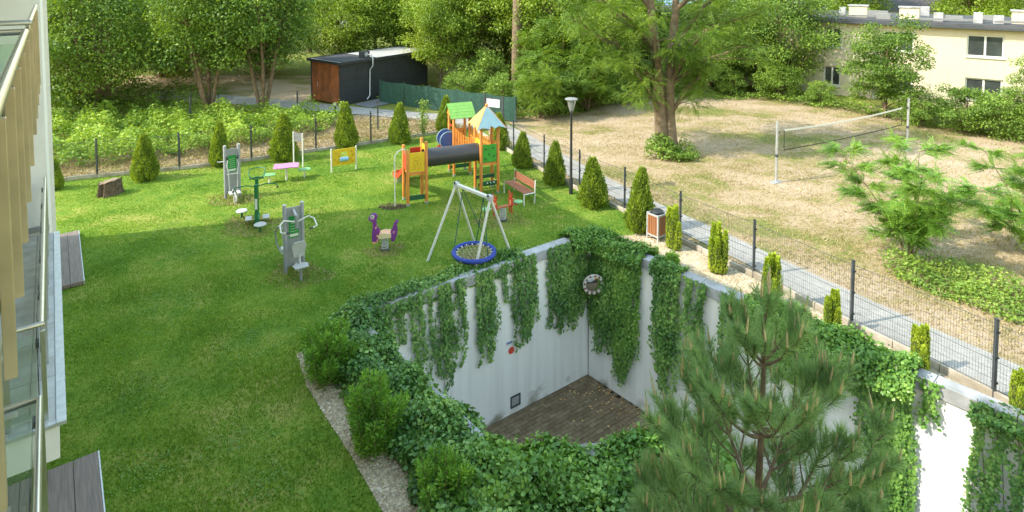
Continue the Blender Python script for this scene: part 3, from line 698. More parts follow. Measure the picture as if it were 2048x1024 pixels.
def ivy_mound(label, pts, width, height, n, seed, mat, size=.064, z0=0., side=None, name='ivy_mat', cat='ivy', core=True, bump=.25):
    """leafy mat lying along a line: a half round, uneven bank of overlapping leaves"""
    g = np.random.default_rng(seed); pts = [Vector(p) for p in pts]
    rt = empty(name, (pts[0].x, pts[0].y, z0), 0, label, cat)
    seg = [(b - a).length for a, b in zip(pts, pts[1:])]; tot = sum(seg); cum = np.concatenate([[0], np.cumsum(seg)])
    n = int(n * 1.8); s = g.uniform(0, tot, n); i = np.clip(np.searchsorted(cum, s) - 1, 0, len(seg) - 1); f = (s - cum[i]) / np.array(seg)[i]
    A = np.array([(p.x, p.y) for p in pts]); c = A[i] * (1 - f[:, None]) + A[i + 1] * f[:, None]; dd = unit(A[i + 1] - A[i]); nn = np.stack([-dd[:, 1], dd[:, 0]], 1)
    wv = width(s / tot) if callable(width) else np.full(n, width); hv = height(s / tot) if callable(height) else np.full(n, height)
    th = g.uniform(-.05, math.pi + .05, n)
    lump = 1 + bump * np.sin(s * 3.1 + 2 * np.cos(th * 2) + seed) * np.sin(th * 3 + s * 1.7) + g.normal(0, .07, n)
    r = lump * g.uniform(.82, 1.06, n)
    off = np.cos(th) * wv / 2 * r; z = np.maximum(np.sin(th), 0) * hv * r
    P = np.concatenate([c + nn * off[:, None] - A[0], z[:, None]], 1)
    Nn = np.concatenate([nn * np.cos(th)[:, None], np.sin(th)[:, None] + .25], 1) + g.normal(0, .42, (n, 3))
    D = g.normal(0, .6, (n, 3)) + np.concatenate([nn * np.cos(th)[:, None] * .6, -.5 + 0 * th[:, None]], 1)
    leaves('leaf_mass', P, D, Nn, g.uniform(.5, 1.45, n) * size, mat, rt, W=.95, fold=.1)['kind'] = 'stuff'
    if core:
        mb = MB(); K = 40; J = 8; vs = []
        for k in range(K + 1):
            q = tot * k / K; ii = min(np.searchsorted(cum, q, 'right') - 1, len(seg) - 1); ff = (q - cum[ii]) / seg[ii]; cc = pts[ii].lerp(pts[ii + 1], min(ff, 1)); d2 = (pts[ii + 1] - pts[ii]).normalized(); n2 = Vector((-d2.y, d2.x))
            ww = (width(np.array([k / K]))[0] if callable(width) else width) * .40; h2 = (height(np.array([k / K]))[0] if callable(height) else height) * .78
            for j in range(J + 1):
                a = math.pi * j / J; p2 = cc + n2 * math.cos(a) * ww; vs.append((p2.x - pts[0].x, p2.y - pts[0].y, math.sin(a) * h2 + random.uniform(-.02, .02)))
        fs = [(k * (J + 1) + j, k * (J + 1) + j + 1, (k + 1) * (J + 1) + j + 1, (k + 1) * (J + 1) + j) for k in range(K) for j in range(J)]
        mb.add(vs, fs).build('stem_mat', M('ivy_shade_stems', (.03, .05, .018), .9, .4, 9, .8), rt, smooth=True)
    return rt

dbk = (Lc - Bc).normalized(); nbk = nb_
nrt = Vector((-.747, -.665))
back_iv = [(6.62, .55, 1.3, 0, 'wide ivy curtain at the left corner of the far white wall'),
 (6.15, .22, 1.25, 4, 'thin ivy strand second from the left on the far white wall'),
 (5.72, .34, 2.30, 9, 'long narrow ivy curtain third from the left on the far wall'),
 (5.36, .18, 2.35, 3, 'sparse dotted ivy strand between two long narrow curtains'),
 (4.96, .42, 2.80, 12, 'longest ivy curtain on the left half of the far wall'),
 (4.50, .42, 2.35, 6, 'loose ivy strands right of the longest curtain on the far wall'),
 (3.72, .52, 2.65, 15, 'dense ivy curtain left of the red round sign, flaring at its foot'),
 (3.12, .22, 1.15, 4, 'short sparse ivy strand between two dense curtains'),
 (2.42, .72, 2.70, 19, 'dense ivy curtain hanging right over the red round sign'),
 (.86, 1.45, 2.65, 44, 'broad ivy curtain left of the round mirror')]
for i, (s, wd, ln, ns, lb) in enumerate(back_iv):
    ivy_curtain(lb, Bc, dbk, nbk, s, wd, ln, strands=ns or None, seed=100 + i, per=34 if wd > .4 else 26, ragged=.25 if wd > 1 else .35, out=.12 if wd > .3 else .06)
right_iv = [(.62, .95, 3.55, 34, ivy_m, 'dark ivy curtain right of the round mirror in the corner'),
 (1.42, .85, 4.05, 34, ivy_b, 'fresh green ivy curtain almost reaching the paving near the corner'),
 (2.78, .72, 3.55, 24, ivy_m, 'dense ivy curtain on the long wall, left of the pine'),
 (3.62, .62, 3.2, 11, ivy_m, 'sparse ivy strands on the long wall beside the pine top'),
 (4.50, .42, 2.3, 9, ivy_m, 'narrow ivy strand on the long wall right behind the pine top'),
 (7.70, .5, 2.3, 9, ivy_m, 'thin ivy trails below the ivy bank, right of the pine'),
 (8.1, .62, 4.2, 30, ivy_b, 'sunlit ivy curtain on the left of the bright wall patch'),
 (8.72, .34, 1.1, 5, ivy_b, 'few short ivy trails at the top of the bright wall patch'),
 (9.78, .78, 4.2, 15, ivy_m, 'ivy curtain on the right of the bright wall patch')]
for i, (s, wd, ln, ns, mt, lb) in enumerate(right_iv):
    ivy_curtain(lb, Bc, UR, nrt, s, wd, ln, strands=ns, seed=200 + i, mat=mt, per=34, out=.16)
# mats of ivy on the wall tops
def along(O, d, s): q = O + d * s; return (q.x, q.y)
nb_out = -nbk
def sh(p, n, k): return (p[0] + n.x * k, p[1] + n.y * k)
ivy_mound('ivy spilling over the top of the far white wall', [sh(along(Bc, dbk, 7.3), nb_out, .28), sh(along(Bc, dbk, 5.2), nb_out, .28), sh(along(Bc, dbk, 2.4), nb_out, .25)], .62, .40, 6500, 301, ivy_m, core=True)
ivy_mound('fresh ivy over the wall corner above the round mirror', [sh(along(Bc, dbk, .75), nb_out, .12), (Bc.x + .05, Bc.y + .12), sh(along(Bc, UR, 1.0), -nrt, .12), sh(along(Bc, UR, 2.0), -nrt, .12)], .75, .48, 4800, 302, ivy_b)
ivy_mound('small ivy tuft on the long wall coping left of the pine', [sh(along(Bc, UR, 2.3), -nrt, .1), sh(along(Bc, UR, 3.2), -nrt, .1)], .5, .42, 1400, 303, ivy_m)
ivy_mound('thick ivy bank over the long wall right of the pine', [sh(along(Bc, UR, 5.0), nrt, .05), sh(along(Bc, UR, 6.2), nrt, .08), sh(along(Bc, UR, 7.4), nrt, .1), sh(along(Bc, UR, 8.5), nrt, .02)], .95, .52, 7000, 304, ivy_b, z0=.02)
ivy_curtain('deep ivy fringe under the thick bank right of the pine', Bc, UR, nrt, 6.3, 2.6, 1.35, strands=78, seed=305, mat=ivy_b, per=36, out=.3, ragged=.6)
ivy_mound('ivy over the coping at the right edge of the long wall', [sh(along(Bc, UR, 9.35), -nrt, .05), sh(along(Bc, UR, 10.0), -nrt, .05), sh(along(Bc, UR, 10.8), -nrt, .1)], .5, .26, 1600, 306, ivy_m)
ivy_mound('long ivy bank over the left driveway wall beside the gravel', [(Lc.x - .1, Lc.y + .05), (-3.28, 12.44), (-2.18, 11.08), (-1.18, 9.92), (-.58, 9.2)], lambda t: 1.12 + .3 * t, lambda t: .46 + .05 * t, 15000, 307, ivy_m, size=.07)
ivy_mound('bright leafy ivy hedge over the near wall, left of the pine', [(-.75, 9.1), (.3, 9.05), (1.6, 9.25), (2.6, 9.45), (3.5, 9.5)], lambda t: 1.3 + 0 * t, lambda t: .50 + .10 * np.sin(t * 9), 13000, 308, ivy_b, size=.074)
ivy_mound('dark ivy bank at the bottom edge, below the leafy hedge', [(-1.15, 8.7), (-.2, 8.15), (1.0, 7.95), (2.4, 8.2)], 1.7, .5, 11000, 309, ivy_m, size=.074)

# ------------------------------------------------------------------ conifers in the garden
def thuja_proto(name, seed, shape, mat, n, size, label):
    """unit-high evergreen: upright flat sprays over a solid dark heart; shape gives radius by height"""
    g = np.random.default_rng(seed); rt = empty(name, (0, 0, 0), 0, label, 'conifer', 'clipped conifers along the fence')
    t = g.uniform(0, 1, n * 3); rr = shape(t); k = g.uniform(0, rr.max(), n * 3) < rr + .02; t = t[k][:n]; rr = shape(t); m = len(t)
    a = g.uniform(0, 6.283, m); lob = 1 + .10 * np.sin(a * 5 + t * 9 + seed) + .07 * np.sin(a * 9 - t * 17)
    q = rr * lob * g.uniform(.78, 1.07, m); o = np.stack([np.cos(a), np.sin(a), 0 * a], 1)
    P = o * q[:, None]; P[:, 2] = .02 + t * .96
    D = np.array([0, 0, 1.]) + o * g.uniform(.1, .7, (m, 1)) + g.normal(0, .25, (m, 3))
    tang = np.stack([-np.sin(a), np.cos(a), 0 * a], 1)
    N = o * g.uniform(.2, 1, (m, 1)) + tang * g.normal(0, .8, (m, 1)) + g.normal(0, .2, (m, 3))
    leaves('foliage', P, D, N, g.uniform(.6, 1.3, m) * size, mat, rt, W=.5, fold=.1)
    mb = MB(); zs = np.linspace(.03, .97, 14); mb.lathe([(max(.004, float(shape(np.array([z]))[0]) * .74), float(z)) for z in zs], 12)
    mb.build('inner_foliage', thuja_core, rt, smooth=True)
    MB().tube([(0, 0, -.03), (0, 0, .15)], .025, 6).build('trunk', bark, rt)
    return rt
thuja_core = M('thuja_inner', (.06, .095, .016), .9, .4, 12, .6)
cone = lambda t: .235 * np.clip(1.06 - t, 0, 1) ** .72 * (.72 + .28 * np.minimum(t * 6, 1))
colm = lambda t: .17 * np.clip(1.02 - t, 0, 1) ** .28 * (.75 + .25 * np.minimum(t * 5, 1))
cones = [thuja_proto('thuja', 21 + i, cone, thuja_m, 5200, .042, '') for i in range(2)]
cols = []
def column_proto(seed, label):
    """golden columnar thuja made of several upright spires"""
    g = np.random.default_rng(seed); rt = empty('columnar_thuja', (0, 0, 0), 0, label, 'conifer', 'golden column conifers in the gravel')
    Ps = []; Ds = []; Ns = []; core = MB()
    for i in range(6):
        a0 = i * 1.05 + g.uniform(-.3, .3); rad = .0 if i == 0 else g.uniform(.10, .15); cx, cy = rad * math.cos(a0), rad * math.sin(a0); h = g.uniform(.58, 1.0) if i else .98; m = 900
        t = g.uniform(0, 1, m) ** .9; rr = .088 * np.clip(1.03 - t, 0, 1) ** .5; a = g.uniform(0, 6.283, m); o = np.stack([np.cos(a), np.sin(a), 0 * a], 1)
        P = o * (rr * g.uniform(.75, 1.1, m))[:, None]; P[:, 2] = .03 + t * h * .94; P[:, 0] += cx * (.6 + .5 * t); P[:, 1] += cy * (.6 + .5 * t)
        Ps.append(P); Ds.append(np.array([0, 0, 1.2]) + o * g.uniform(0, .7, (m, 1)) + g.normal(0, .2, (m, 3))); Ns.append(o + g.normal(0, .5, (m, 3)))
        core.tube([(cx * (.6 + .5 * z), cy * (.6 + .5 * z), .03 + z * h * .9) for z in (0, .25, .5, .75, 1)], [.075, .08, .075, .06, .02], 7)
    leaves('foliage', np.concatenate(Ps), np.concatenate(Ds), np.concatenate(Ns), g.uniform(.6, 1.3, 5400) * .055, thuja_y, rt, W=.5, fold=.1)
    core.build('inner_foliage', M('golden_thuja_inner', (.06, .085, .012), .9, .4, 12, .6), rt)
    MB().tube([(0, 0, -.02), (0, 0, .12)], .02, 6).build('trunk', bark, rt)
    return rt
TH = [(-17.1, 22.4, 1.2, .9, 'small clipped conifer half hidden by the corner of the building'),
 (-14.35, 23.44, 1.85, 1, 'clipped conifer right of the tree stump'),
 (-12.24, 25.14, 1.9, .9, 'clipped conifer behind the grey exercise frame'),
 (-9.88, 25.95, 2.05, .95, 'clipped conifer left of the tall two post board'),
 (-7.64, 27.73, 2.15, .95, 'clipped conifer behind the yellow play panel'),
 (-5.36, 28.55, 1.95, 1, 'clipped conifer left of the spindly sapling by the back kerb'),
 (-3.37, 30.4, 1.9, 1, 'clipped conifer behind the green roofed play tower'),
 (-.55, 27.6, 1.7, .95, 'clipped conifer glimpsed through the posts of the play tower'),
 (.4, 25.01, 1.5, 1.05, 'short clipped conifer by the kerb right behind the bench'),
 (1.63, 22.99, 1.7, 1, 'clipped conifer just left of the street lamp'),
 (2.84, 20.8, 1.75, 1, 'clipped conifer just right of the street lamp'),
 (4.0, 18.75, 2.05, .95, 'largest clipped conifer, beside the litter bin')]
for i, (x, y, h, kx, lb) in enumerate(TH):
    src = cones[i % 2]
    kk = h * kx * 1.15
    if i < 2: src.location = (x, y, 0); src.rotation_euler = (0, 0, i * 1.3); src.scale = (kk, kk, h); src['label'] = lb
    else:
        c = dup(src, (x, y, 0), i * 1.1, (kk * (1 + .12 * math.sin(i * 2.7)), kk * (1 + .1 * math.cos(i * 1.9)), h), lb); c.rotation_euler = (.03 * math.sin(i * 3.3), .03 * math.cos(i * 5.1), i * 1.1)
TC = [(4.78, 17.55, 1.32, 1.05, 'golden column conifer right of the litter bin'),
 (5.59, 16.13, 1.42, 1.0, 'golden column conifer second to the right of the litter bin'),
 (6.21, 14.3, 1.42, .95, 'golden column conifer behind the top of the pine'),
 (7.2, 13.3, 1.08, 1.0, 'golden column conifer right of the pine, above the ivy bank'),
 (8.3, 11.95, 1.05, 1.0, 'slim golden column conifer above the sunlit ivy curtain'),
 (9.3, 10.75, .95, 1.0, 'golden column conifer at the right edge of the picture')]
c0 = [column_proto(41, ''), column_proto(42, '')]
for i, (x, y, h, kx, lb) in enumerate(TC):
    if i < 2: c0[i].location = (x, y, 0); c0[i].scale = (h * kx, h * kx, h); c0[i]['label'] = lb
    else: dup(c0[i % 2], (x, y, 0), i * 1.4, (h * kx, h * kx, h), lb)

def yew(label, x, y, h, r, seed, n=5200, mat=None, nb=11, size=.075):
    """bushy conifer of many upright bristly shoots"""
    g = np.random.default_rng(seed); rt = empty('yew_shrub', (x, y, 0), 0, label, 'shrub'); Ps = []; Ds = []; Ns = []; st = MB()
    for i in range(nb):
        a = i * 2.4 + g.uniform(-.4, .4); q = r * math.sqrt((i + .3) / nb) * .8; hh = h * (1 - .45 * (i / nb)) * g.uniform(.8, 1.05)
        tip = np.array([q * math.cos(a) * 1.15, q * math.sin(a) * 1.15, hh]); base = np.array([q * .35 * math.cos(a), q * .35 * math.sin(a), .04])
        st.tube([tuple(base), tuple(base * .5 + tip * .5 + np.array([0, 0, -.05])), tuple(tip)], [.022, .015, .006], 5)
        m = n // nb; t = g.uniform(.02, 1, m); c = base + (tip - base) * t[:, None]
        rr = r * .38 * (1.05 - .75 * t) ** .6 * g.uniform(.2, 1, m) ** .5; o = dirs(g, m); o[:, 2] *= .5
        Ps.append(c + o * rr[:, None]); Ds.append(o * .9 + np.array([0, 0, .7]) + g.normal(0, .3, (m, 3))); Ns.append(o + np.array([0, 0, .5]) + g.normal(0, .4, (m, 3)))
    P = np.concatenate(Ps); P[:, 2] = np.maximum(P[:, 2], .02)
    leaves('foliage', P, np.concatenate(Ds), np.concatenate(Ns), g.uniform(.6, 1.3, len(P)) * size, mat or yew_m, rt, W=.32, fold=.1)
    st.build('stem', bark, rt); return rt
yew('dark yew shrub at the far corner of the gravel strip', -3.72, 11.85, 1.2, .66, 51, 9000)
yew('bright green yew shrub in the middle of the gravel strip', -2.35, 10.05, 1.35, .58, 52, 9000)
yew('yew shrub at the bottom edge, right of the gravel strip', -1.05, 8.75, 1.05, .5, 53, 5500)
yew('small leafy conifer at the bottom edge under the ivy', .75, 7.75, .95, .3, 54, 2600, thuja_y)
yew('low dark conifer tuft on the wall beside the bin gravel', 4.35, 16.3, .5, .26, 55, 1500)
yew('small conifer seedling left of the low dark tuft', 4.0, 16.75, .5, .14, 56, 600)

# ------------------------------------------------------------------ the pine in the foreground
def pine():
    g = np.random.default_rng(77); X, Y = 2.55, 6.0; Ht = 5.08
    rt = empty('pine_tree', (X, Y, 0), 0, 'young pine with long needles and pale candles in the foreground', 'tree')
    tr = MB(); tp = [(0 + .02 * math.sin(z * 2), .015 * math.cos(z * 1.7), z) for z in np.linspace(0, Ht - .2, 18)]
    tp[-1] = (.05, 0, Ht - .2); tr.tube(tp, [.075 - .062 * (i / 17) for i in range(18)], 8)
    tr.build('trunk', bark_p, rt, smooth=True)
    NP = []; ND = []; NL = []; br = MB(); cd = MB()
    def shoot(p0, p1, dens=620, ln=.15, candle=True):
        p0 = np.array(p0); p1 = np.array(p1); L = np.linalg.norm(p1 - p0); d = (p1 - p0) / L; m = max(24, int(dens * L)); t = g.uniform(0, 1, m) ** .55
        o = unit(np.cross(d, dirs(g, m))); NP.append(p0 + (p1 - p0) * t[:, None] + o * .006); ND.append(o * g.uniform(.7, 1.1, (m, 1)) + d * (.45 + .75 * t[:, None]) + np.array([0, 0, .12])); NL.append(ln * g.uniform(.75, 1.15, m))
        if candle and g.uniform() < .5:
            up = unit(d * .35 + np.array([0, 0, 1.0]) + g.normal(0, .12, 3)); cl = g.uniform(.09, .19); q = p1 + up * cl
            cd.tube([tuple(p1), tuple(p1 + up * cl * .6), tuple(q)], [.012, .011, .004], 5)
            m2 = 46; t2 = g.uniform(0, 1, m2); o2 = unit(np.cross(up, dirs(g, m2))); NP.append(p1 + up * (t2 * cl * 1.3)[:, None]); ND.append(o2 * .3 + up); NL.append(g.uniform(.04, .075, m2))
    def branch(base, az, length, lift, depth=0):
        dx = np.array([math.cos(az), math.sin(az), 0]); base = np.array(base); pts = []
        for i in range(7):
            t = i / 6; pts.append(base + dx * length * t + np.array([0, 0, lift * length * (t ** 1.6) + .12 * length * t]))
        br.tube([tuple(p) for p in pts], [(.021 - .015 * i / 6) * (1 if depth == 0 else .6) * min(1.3, .6 + length * .6) for i in range(7)], 6)
        tip0 = pts[4]; shoot(pts[3 if depth == 0 else 2], pts[6], 560)
        if depth < 2 and length > .30:
            for i in (2, 3, 4, 5):
                if depth == 1 and i < 4: continue
                for sg in (-1, 1):
                    if g.uniform() < .92: branch(pts[i], az + sg * g.uniform(.6, 1.0), length * g.uniform(.34, .48) * (1.3 - .12 * i), lift * 1.1 + .15, depth + 1)
        if depth == 0 and length > .7: shoot(pts[2], pts[3], 120, .12, False)
    zs = [1.0, 1.55, 2.1, 2.72, 3.42, 4.2]
    for k, z in enumerate(zs):
        L = .16 + (Ht - z) * .37; nb = 6
        if z < 2: L *= .92
        if z > 4: L *= .72
        for j in range(nb):
            i = min(17, int(z / (Ht - .2) * 17)); branch((tp[i][0], tp[i][1], z + g.uniform(-.06, .06)), k * .9 + j * 6.283 / nb + g.uniform(-.25, .25), L * g.uniform(.82, 1.12), (.30, .34, .42, .60, .85, 1.15)[k])
    # leader and its ring of candles
    shoot((.05, 0, Ht - .62), (.05, 0, Ht - .16), 420, .14); cd.tube([(.05, 0, Ht - .16), (.05, 0, Ht + .05), (.055, 0, Ht + .12)], [.014, .012, .004], 6)
    for j in range(5): a = j * 1.26; shoot((.05, 0, Ht - .42), (.05 + .13 * math.cos(a), .13 * math.sin(a), Ht - .14), 380, .12)
    P = np.concatenate(NP); D = unit(np.concatenate(ND)); L = np.concatenate(NL); m = len(P)
    S = unit(np.cross(D, dirs(g, m))) * .0030
    V = np.stack([P - S, P + S, P + D * L[:, None]], 1).reshape(-1, 3); tri_mesh('needles', V, np.arange(m * 3).reshape(-1, 3), pine_n, rt)
    br.build('branches', bark_p, rt, smooth=True)['kind'] = 'stuff'; cd.build('candles', candle_m, rt)['kind'] = 'stuff'
    print('pine needles', m)
pine()

# ------------------------------------------------------------------ trees
def tree(name, label, x, y, H, Rr, base, mat, bmat, seed, ncl=80, npl=110, leaf=.19, tr=.16, stems=1, flat=.6, kind='leaf', group='trees behind the garden', cat='tree', spread=0., rc=.30, lean=0., stemh=.75):
    g = np.random.default_rng(seed); rt = empty(name, (x, y, 0), 0, label, cat, group)
    cz = (base + H) / 2; hz = (H - base) / 2
    d = dirs(g, ncl); rad = g.uniform(.12, 1, ncl) ** .42; C = d * rad[:, None] * np.array([Rr, Rr, hz]) * g.uniform(.82, 1.12, (ncl, 1)); C[:, 2] += cz; C[:, 2] = np.maximum(C[:, 2], base * .6 + .2)
    C[:, 0] += lean * C[:, 2]
    mb = MB(); paths = []
    for s in range(stems):
        a = s * 6.283 / max(1, stems) + g.uniform(0, 1); sp = spread * g.uniform(.7, 1.2); K = 9; ph = g.uniform(0, 6, 2)
        pts = []
        for i in range(K):
            t = i / (K - 1); z = t * H * stemh
            pts.append(np.array([math.cos(a) * (.12 * min(stems - 1, 1) * tr * 6 + sp * t) + .05 * H * .25 * math.sin(t * 5 + ph[0]) * t + lean * z, math.sin(a) * (.12 * min(stems - 1, 1) * tr * 6 + sp * t) + .05 * H * .25 * math.sin(t * 4 + ph[1]) * t, z]))
        rs = [tr * (1.25 if i == 0 else 1) * (1 - .78 * i / (K - 1)) for i in range(K)]
        pts[0][2] = -.1; mb.tube([tuple(p) for p in pts], rs, 10); paths.append(pts)
    for c in C:
        pts = paths[int(g.integers(stems))]; hz_ = max(base * .7, c[2] - np.hypot(c[0], c[1]) * .7); i = int(np.clip(hz_ / (H * stemh) * 8, 1, 7)); p0 = pts[i]
        mid = p0 * .45 + c * .55 + np.array([0, 0, -.08 * np.linalg.norm(c - p0)]) + g.normal(0, .08, 3); r0 = tr * g.uniform(.16, .3) * (1 - .08 * i)
        mb.tube([tuple(p0), tuple(p0 * .75 + mid * .25 + g.normal(0, .04, 3)), tuple(mid), tuple(c)], [r0, r0 * .8, r0 * .5, r0 * .15], 5)
    mb.build('trunk', bmat, rt, smooth=True)
    Ps = []; Ns = []
    cr = Rr * rc * g.uniform(.65, 1.3, ncl)
    idx = np.repeat(np.arange(ncl), npl); m = len(idx); o = dirs(g, m); q = g.uniform(0, 1, m) ** .45
    P = C[idx] + o * (q * cr[idx])[:, None] * np.array([1, 1, flat]); P[:, 2] = np.maximum(P[:, 2], .05)
    Nn = o * .55 + np.array([0, 0, .75]) + g.normal(0, .42, (m, 3)); D = o * .6 + g.normal(0, .5, (m, 3)) + np.array([0, 0, -.25])
    if kind == 'leaf': leaves('crown', P, D, Nn, g.uniform(.6, 1.3, m) * leaf, mat, rt, W=.72, fold=.12)
    else: fronds('crown', P, o * np.array([1, 1, .3]) + g.normal(0, .35, (m, 3)), np.array([0, 0, 1.]) + g.normal(0, .35, (m, 3)), g.uniform(.7, 1.3, m) * leaf, mat, rt, pairs=5, lw=.26)
    return rt
def place(proto, items, used):
    for i, (x, y, k, rz, lb) in enumerate(items):
        if not used and i == 0: proto.location = (x, y, 0); proto.rotation_euler = (0, 0, rz); proto.scale = (k,) * 3; proto['label'] = lb
        else: dup(proto, (x, y, 0), rz, (k,) * 3, lb)

pA = tree('broadleaf_tree', '', 0, 0, 9, 4.3, .5, maple_d, bark, 301, 160, 210, .155, .14, stems=4, spread=1.2)
pB = tree('broadleaf_tree', '', 0, 0, 9, 3.1, 2.3, maple_d, bark, 302, 120, 180, .15, .12, stems=4, spread=1.5, rc=.34)
pC = tree('broadleaf_tree', '', 0, 0, 10, 4.0, 1.2, maple_b, bark, 303, 160, 210, .165, .18, stems=2, spread=.8)
pD = tree('broadleaf_tree', '', 0, 0, 9, 3.4, 2.0, maple_b, bark, 304, 120, 190, .16, .17, stems=1)
pE = tree('shrub', '', 0, 0, 2.6, 1.6, .1, maple_d, bark, 305, 60, 150, .105, .05, stems=4, spread=.6, group='shrubs round the field', cat='shrub')
pF = tree('shrub', '', 0, 0, 2.4, 1.5, .1, weed_m, bark, 306, 60, 150, .10, .05, stems=4, spread=.6, group='shrubs round the field', cat='shrub')
pG = tree('broadleaf_tree', '', 0, 0, 6, 2.3, .5, maple_d, bark, 307, 100, 190, .125, .09, stems=2, spread=.4, flat=.45)
place(pA, [(-24.3, 35.0, 1.0, .3, 'broad dark tree at the left, rising over the leafy bank'),
 (-29.5, 38.5, 1.05, 1.9, 'dark tree hidden partly by the building edge'),
 (-27.0, 46.5, 1.15, 3.3, 'tall tree behind the broad dark tree at the left'),
 (-19.5, 48.0, 1.1, 4.4, 'tree far behind the many stemmed tree at the left'),
 (17.7, 40.8, .9, .8, 'dense dark tree standing against the left end of the cream wall'),
 (13.9, 42.4, .85, 2.6, 'dark tree just left of the dense one before the cream wall')], False)
place(pB, [(-17.4, 34.6, 1.0, 1.1, 'many stemmed tree left of the shed, its stems bare below'),
 (-14.4, 34.9, 1.02, 2.9, 'many stemmed tree beside the rusty shed door')], False)
place(pC, [(-3.0, 44.5, 1.05, .2, 'bright green tree behind the right end of the dark shed'),
 (-8.0, 49.0, 1.05, 2.0, 'bright tree rising behind the middle of the dark shed'),
 (2.6, 41.0, .95, 4.1, 'bright green tree right behind the bare pine trunk'),
 (-33.0, 60.0, 1.2, .9, 'far tree at the upper left behind the dark ones'),
 (8.5, 46.0, .9, 5.0, 'bright tree left behind the big twin trunk tree'),
 (-12.6, 45.5, .9, 3.2, 'bright tree behind the rusty end of the shed'), (-21.5, 41.5, .95, 1.4, 'bright tree in the gap between the broad dark tree and the stems'), (-.2, 48.5, 1.1, 2.8, 'bright tree in the row behind the bare pine trunk'), (-31, 50, 1.15, .1, 'bright tree at the upper left corner beside the building')], False)
place(pD, [(-4.9, 41.6, .8, 1.0, 'tree with a dark trunk at the right end of the shed'),
 (6.0, 38.5, .75, 2.2, 'small bright tree at the far left corner of the field'),
 (-14, 62, 1.2, 3.0, 'far tree to the left of the meadow gap'), (-4, 66, 1.25, .5, 'far tree to the right of the meadow gap'),
 (24, 62, 1.1, 4.0, 'far tree behind the flat roof, left of the chimneys'), (33, 60, 1.2, 5.2, 'far tree behind the flat roof chimneys'),
 (-9.5, 56, 1.1, 1.9, 'tree in the second row behind the shed roof'), (4.5, 57, 1.2, 3.9, 'tree in the second row behind the green screen'), (-20, 60, 1.2, 4.6, 'tree in the far row over the many stemmed trees'),
 (42, 56, 1.15, 1.2, 'far tree behind the right end of the flat roof'), (50, 62, 1.2, .7, 'far tree at the upper right corner'), (13, 66, 1.2, 2.4, 'far tree behind the crown of the twin trunk tree')], False)
place(pG, [(20.8, 33.6, .92, .4, 'bushy tree in front of the cream wall and downpipe'), (25.0, 28.4, .66, 3.3, 'leafy little tree at the right edge before the cream wall'),
 (12.8, 40.0, .8, 2.0, 'slim bushy tree at the far edge of the field')], False)
place(pE, [(2.3, 34.2, 1.0, .2, 'dark shrub at the end of the green screen'), (4.3, 36.0, 1.2, 1.4, 'dark shrub left of the twin trunk tree'), (6.6, 38.0, 1.0, 2.7, 'dark shrub behind the street lamp'),
 (9.5, 39.5, .9, 3.5, 'dark shrub straight behind the twin trunk tree'), (17.0, 38.6, .9, .9, 'dark shrub under the dense tree by the cream wall'),
 (22.9, 30.4, .9, 2.1, 'shrub right of the volleyball net before the cream wall'), (25.4, 27.8, .75, 4.1, 'shrub at the right edge below the cream wall')], False)
place(pF, [(14.3, 39.6, .7, .2, 'light green shrub at the far field edge under the trees'), (18.8, 36.8, .6, 1.3, 'low light shrub left of the bushy tree'), (21.5, 31.9, .75, 2.2, 'light shrub at the foot of the bushy tree'),
 (24.0, 29.4, .95, 3.0, 'light green shrub between the two dark ones at the right'), (-.6, 36.3, .8, 4.0, 'light shrub behind the green screen'), (-3.2, 37.6, .75, 5.0, 'pale shrub behind the middle of the green screen'), (-1.8, 40.2, 1.2, .9, 'tall light shrub right of the dark shed trunk'), (1.6, 37.4, 1.15, 2.0, 'light shrub below the bare pine trunk')], False)
pH = tree('robinia_shrub', '', 0, 0, 3.4, 1.7, .3, robin_m, bark, 311, 46, 42, .42, .05, stems=3, spread=.7, kind='frond', group='shrubs round the field', cat='shrub', flat=.4)
place(pH, [(1.6, 33.4, .9, .4, 'drooping feathery shrub at the right end of the green screen'), (4.4, 35.0, 1.0, 2.2, 'feathery dark shrub left behind the street lamp'), (3.2, 37.8, 1.7, 4.0, 'tall feathery tree between the bare pine trunk and the twin trunk tree')], False)
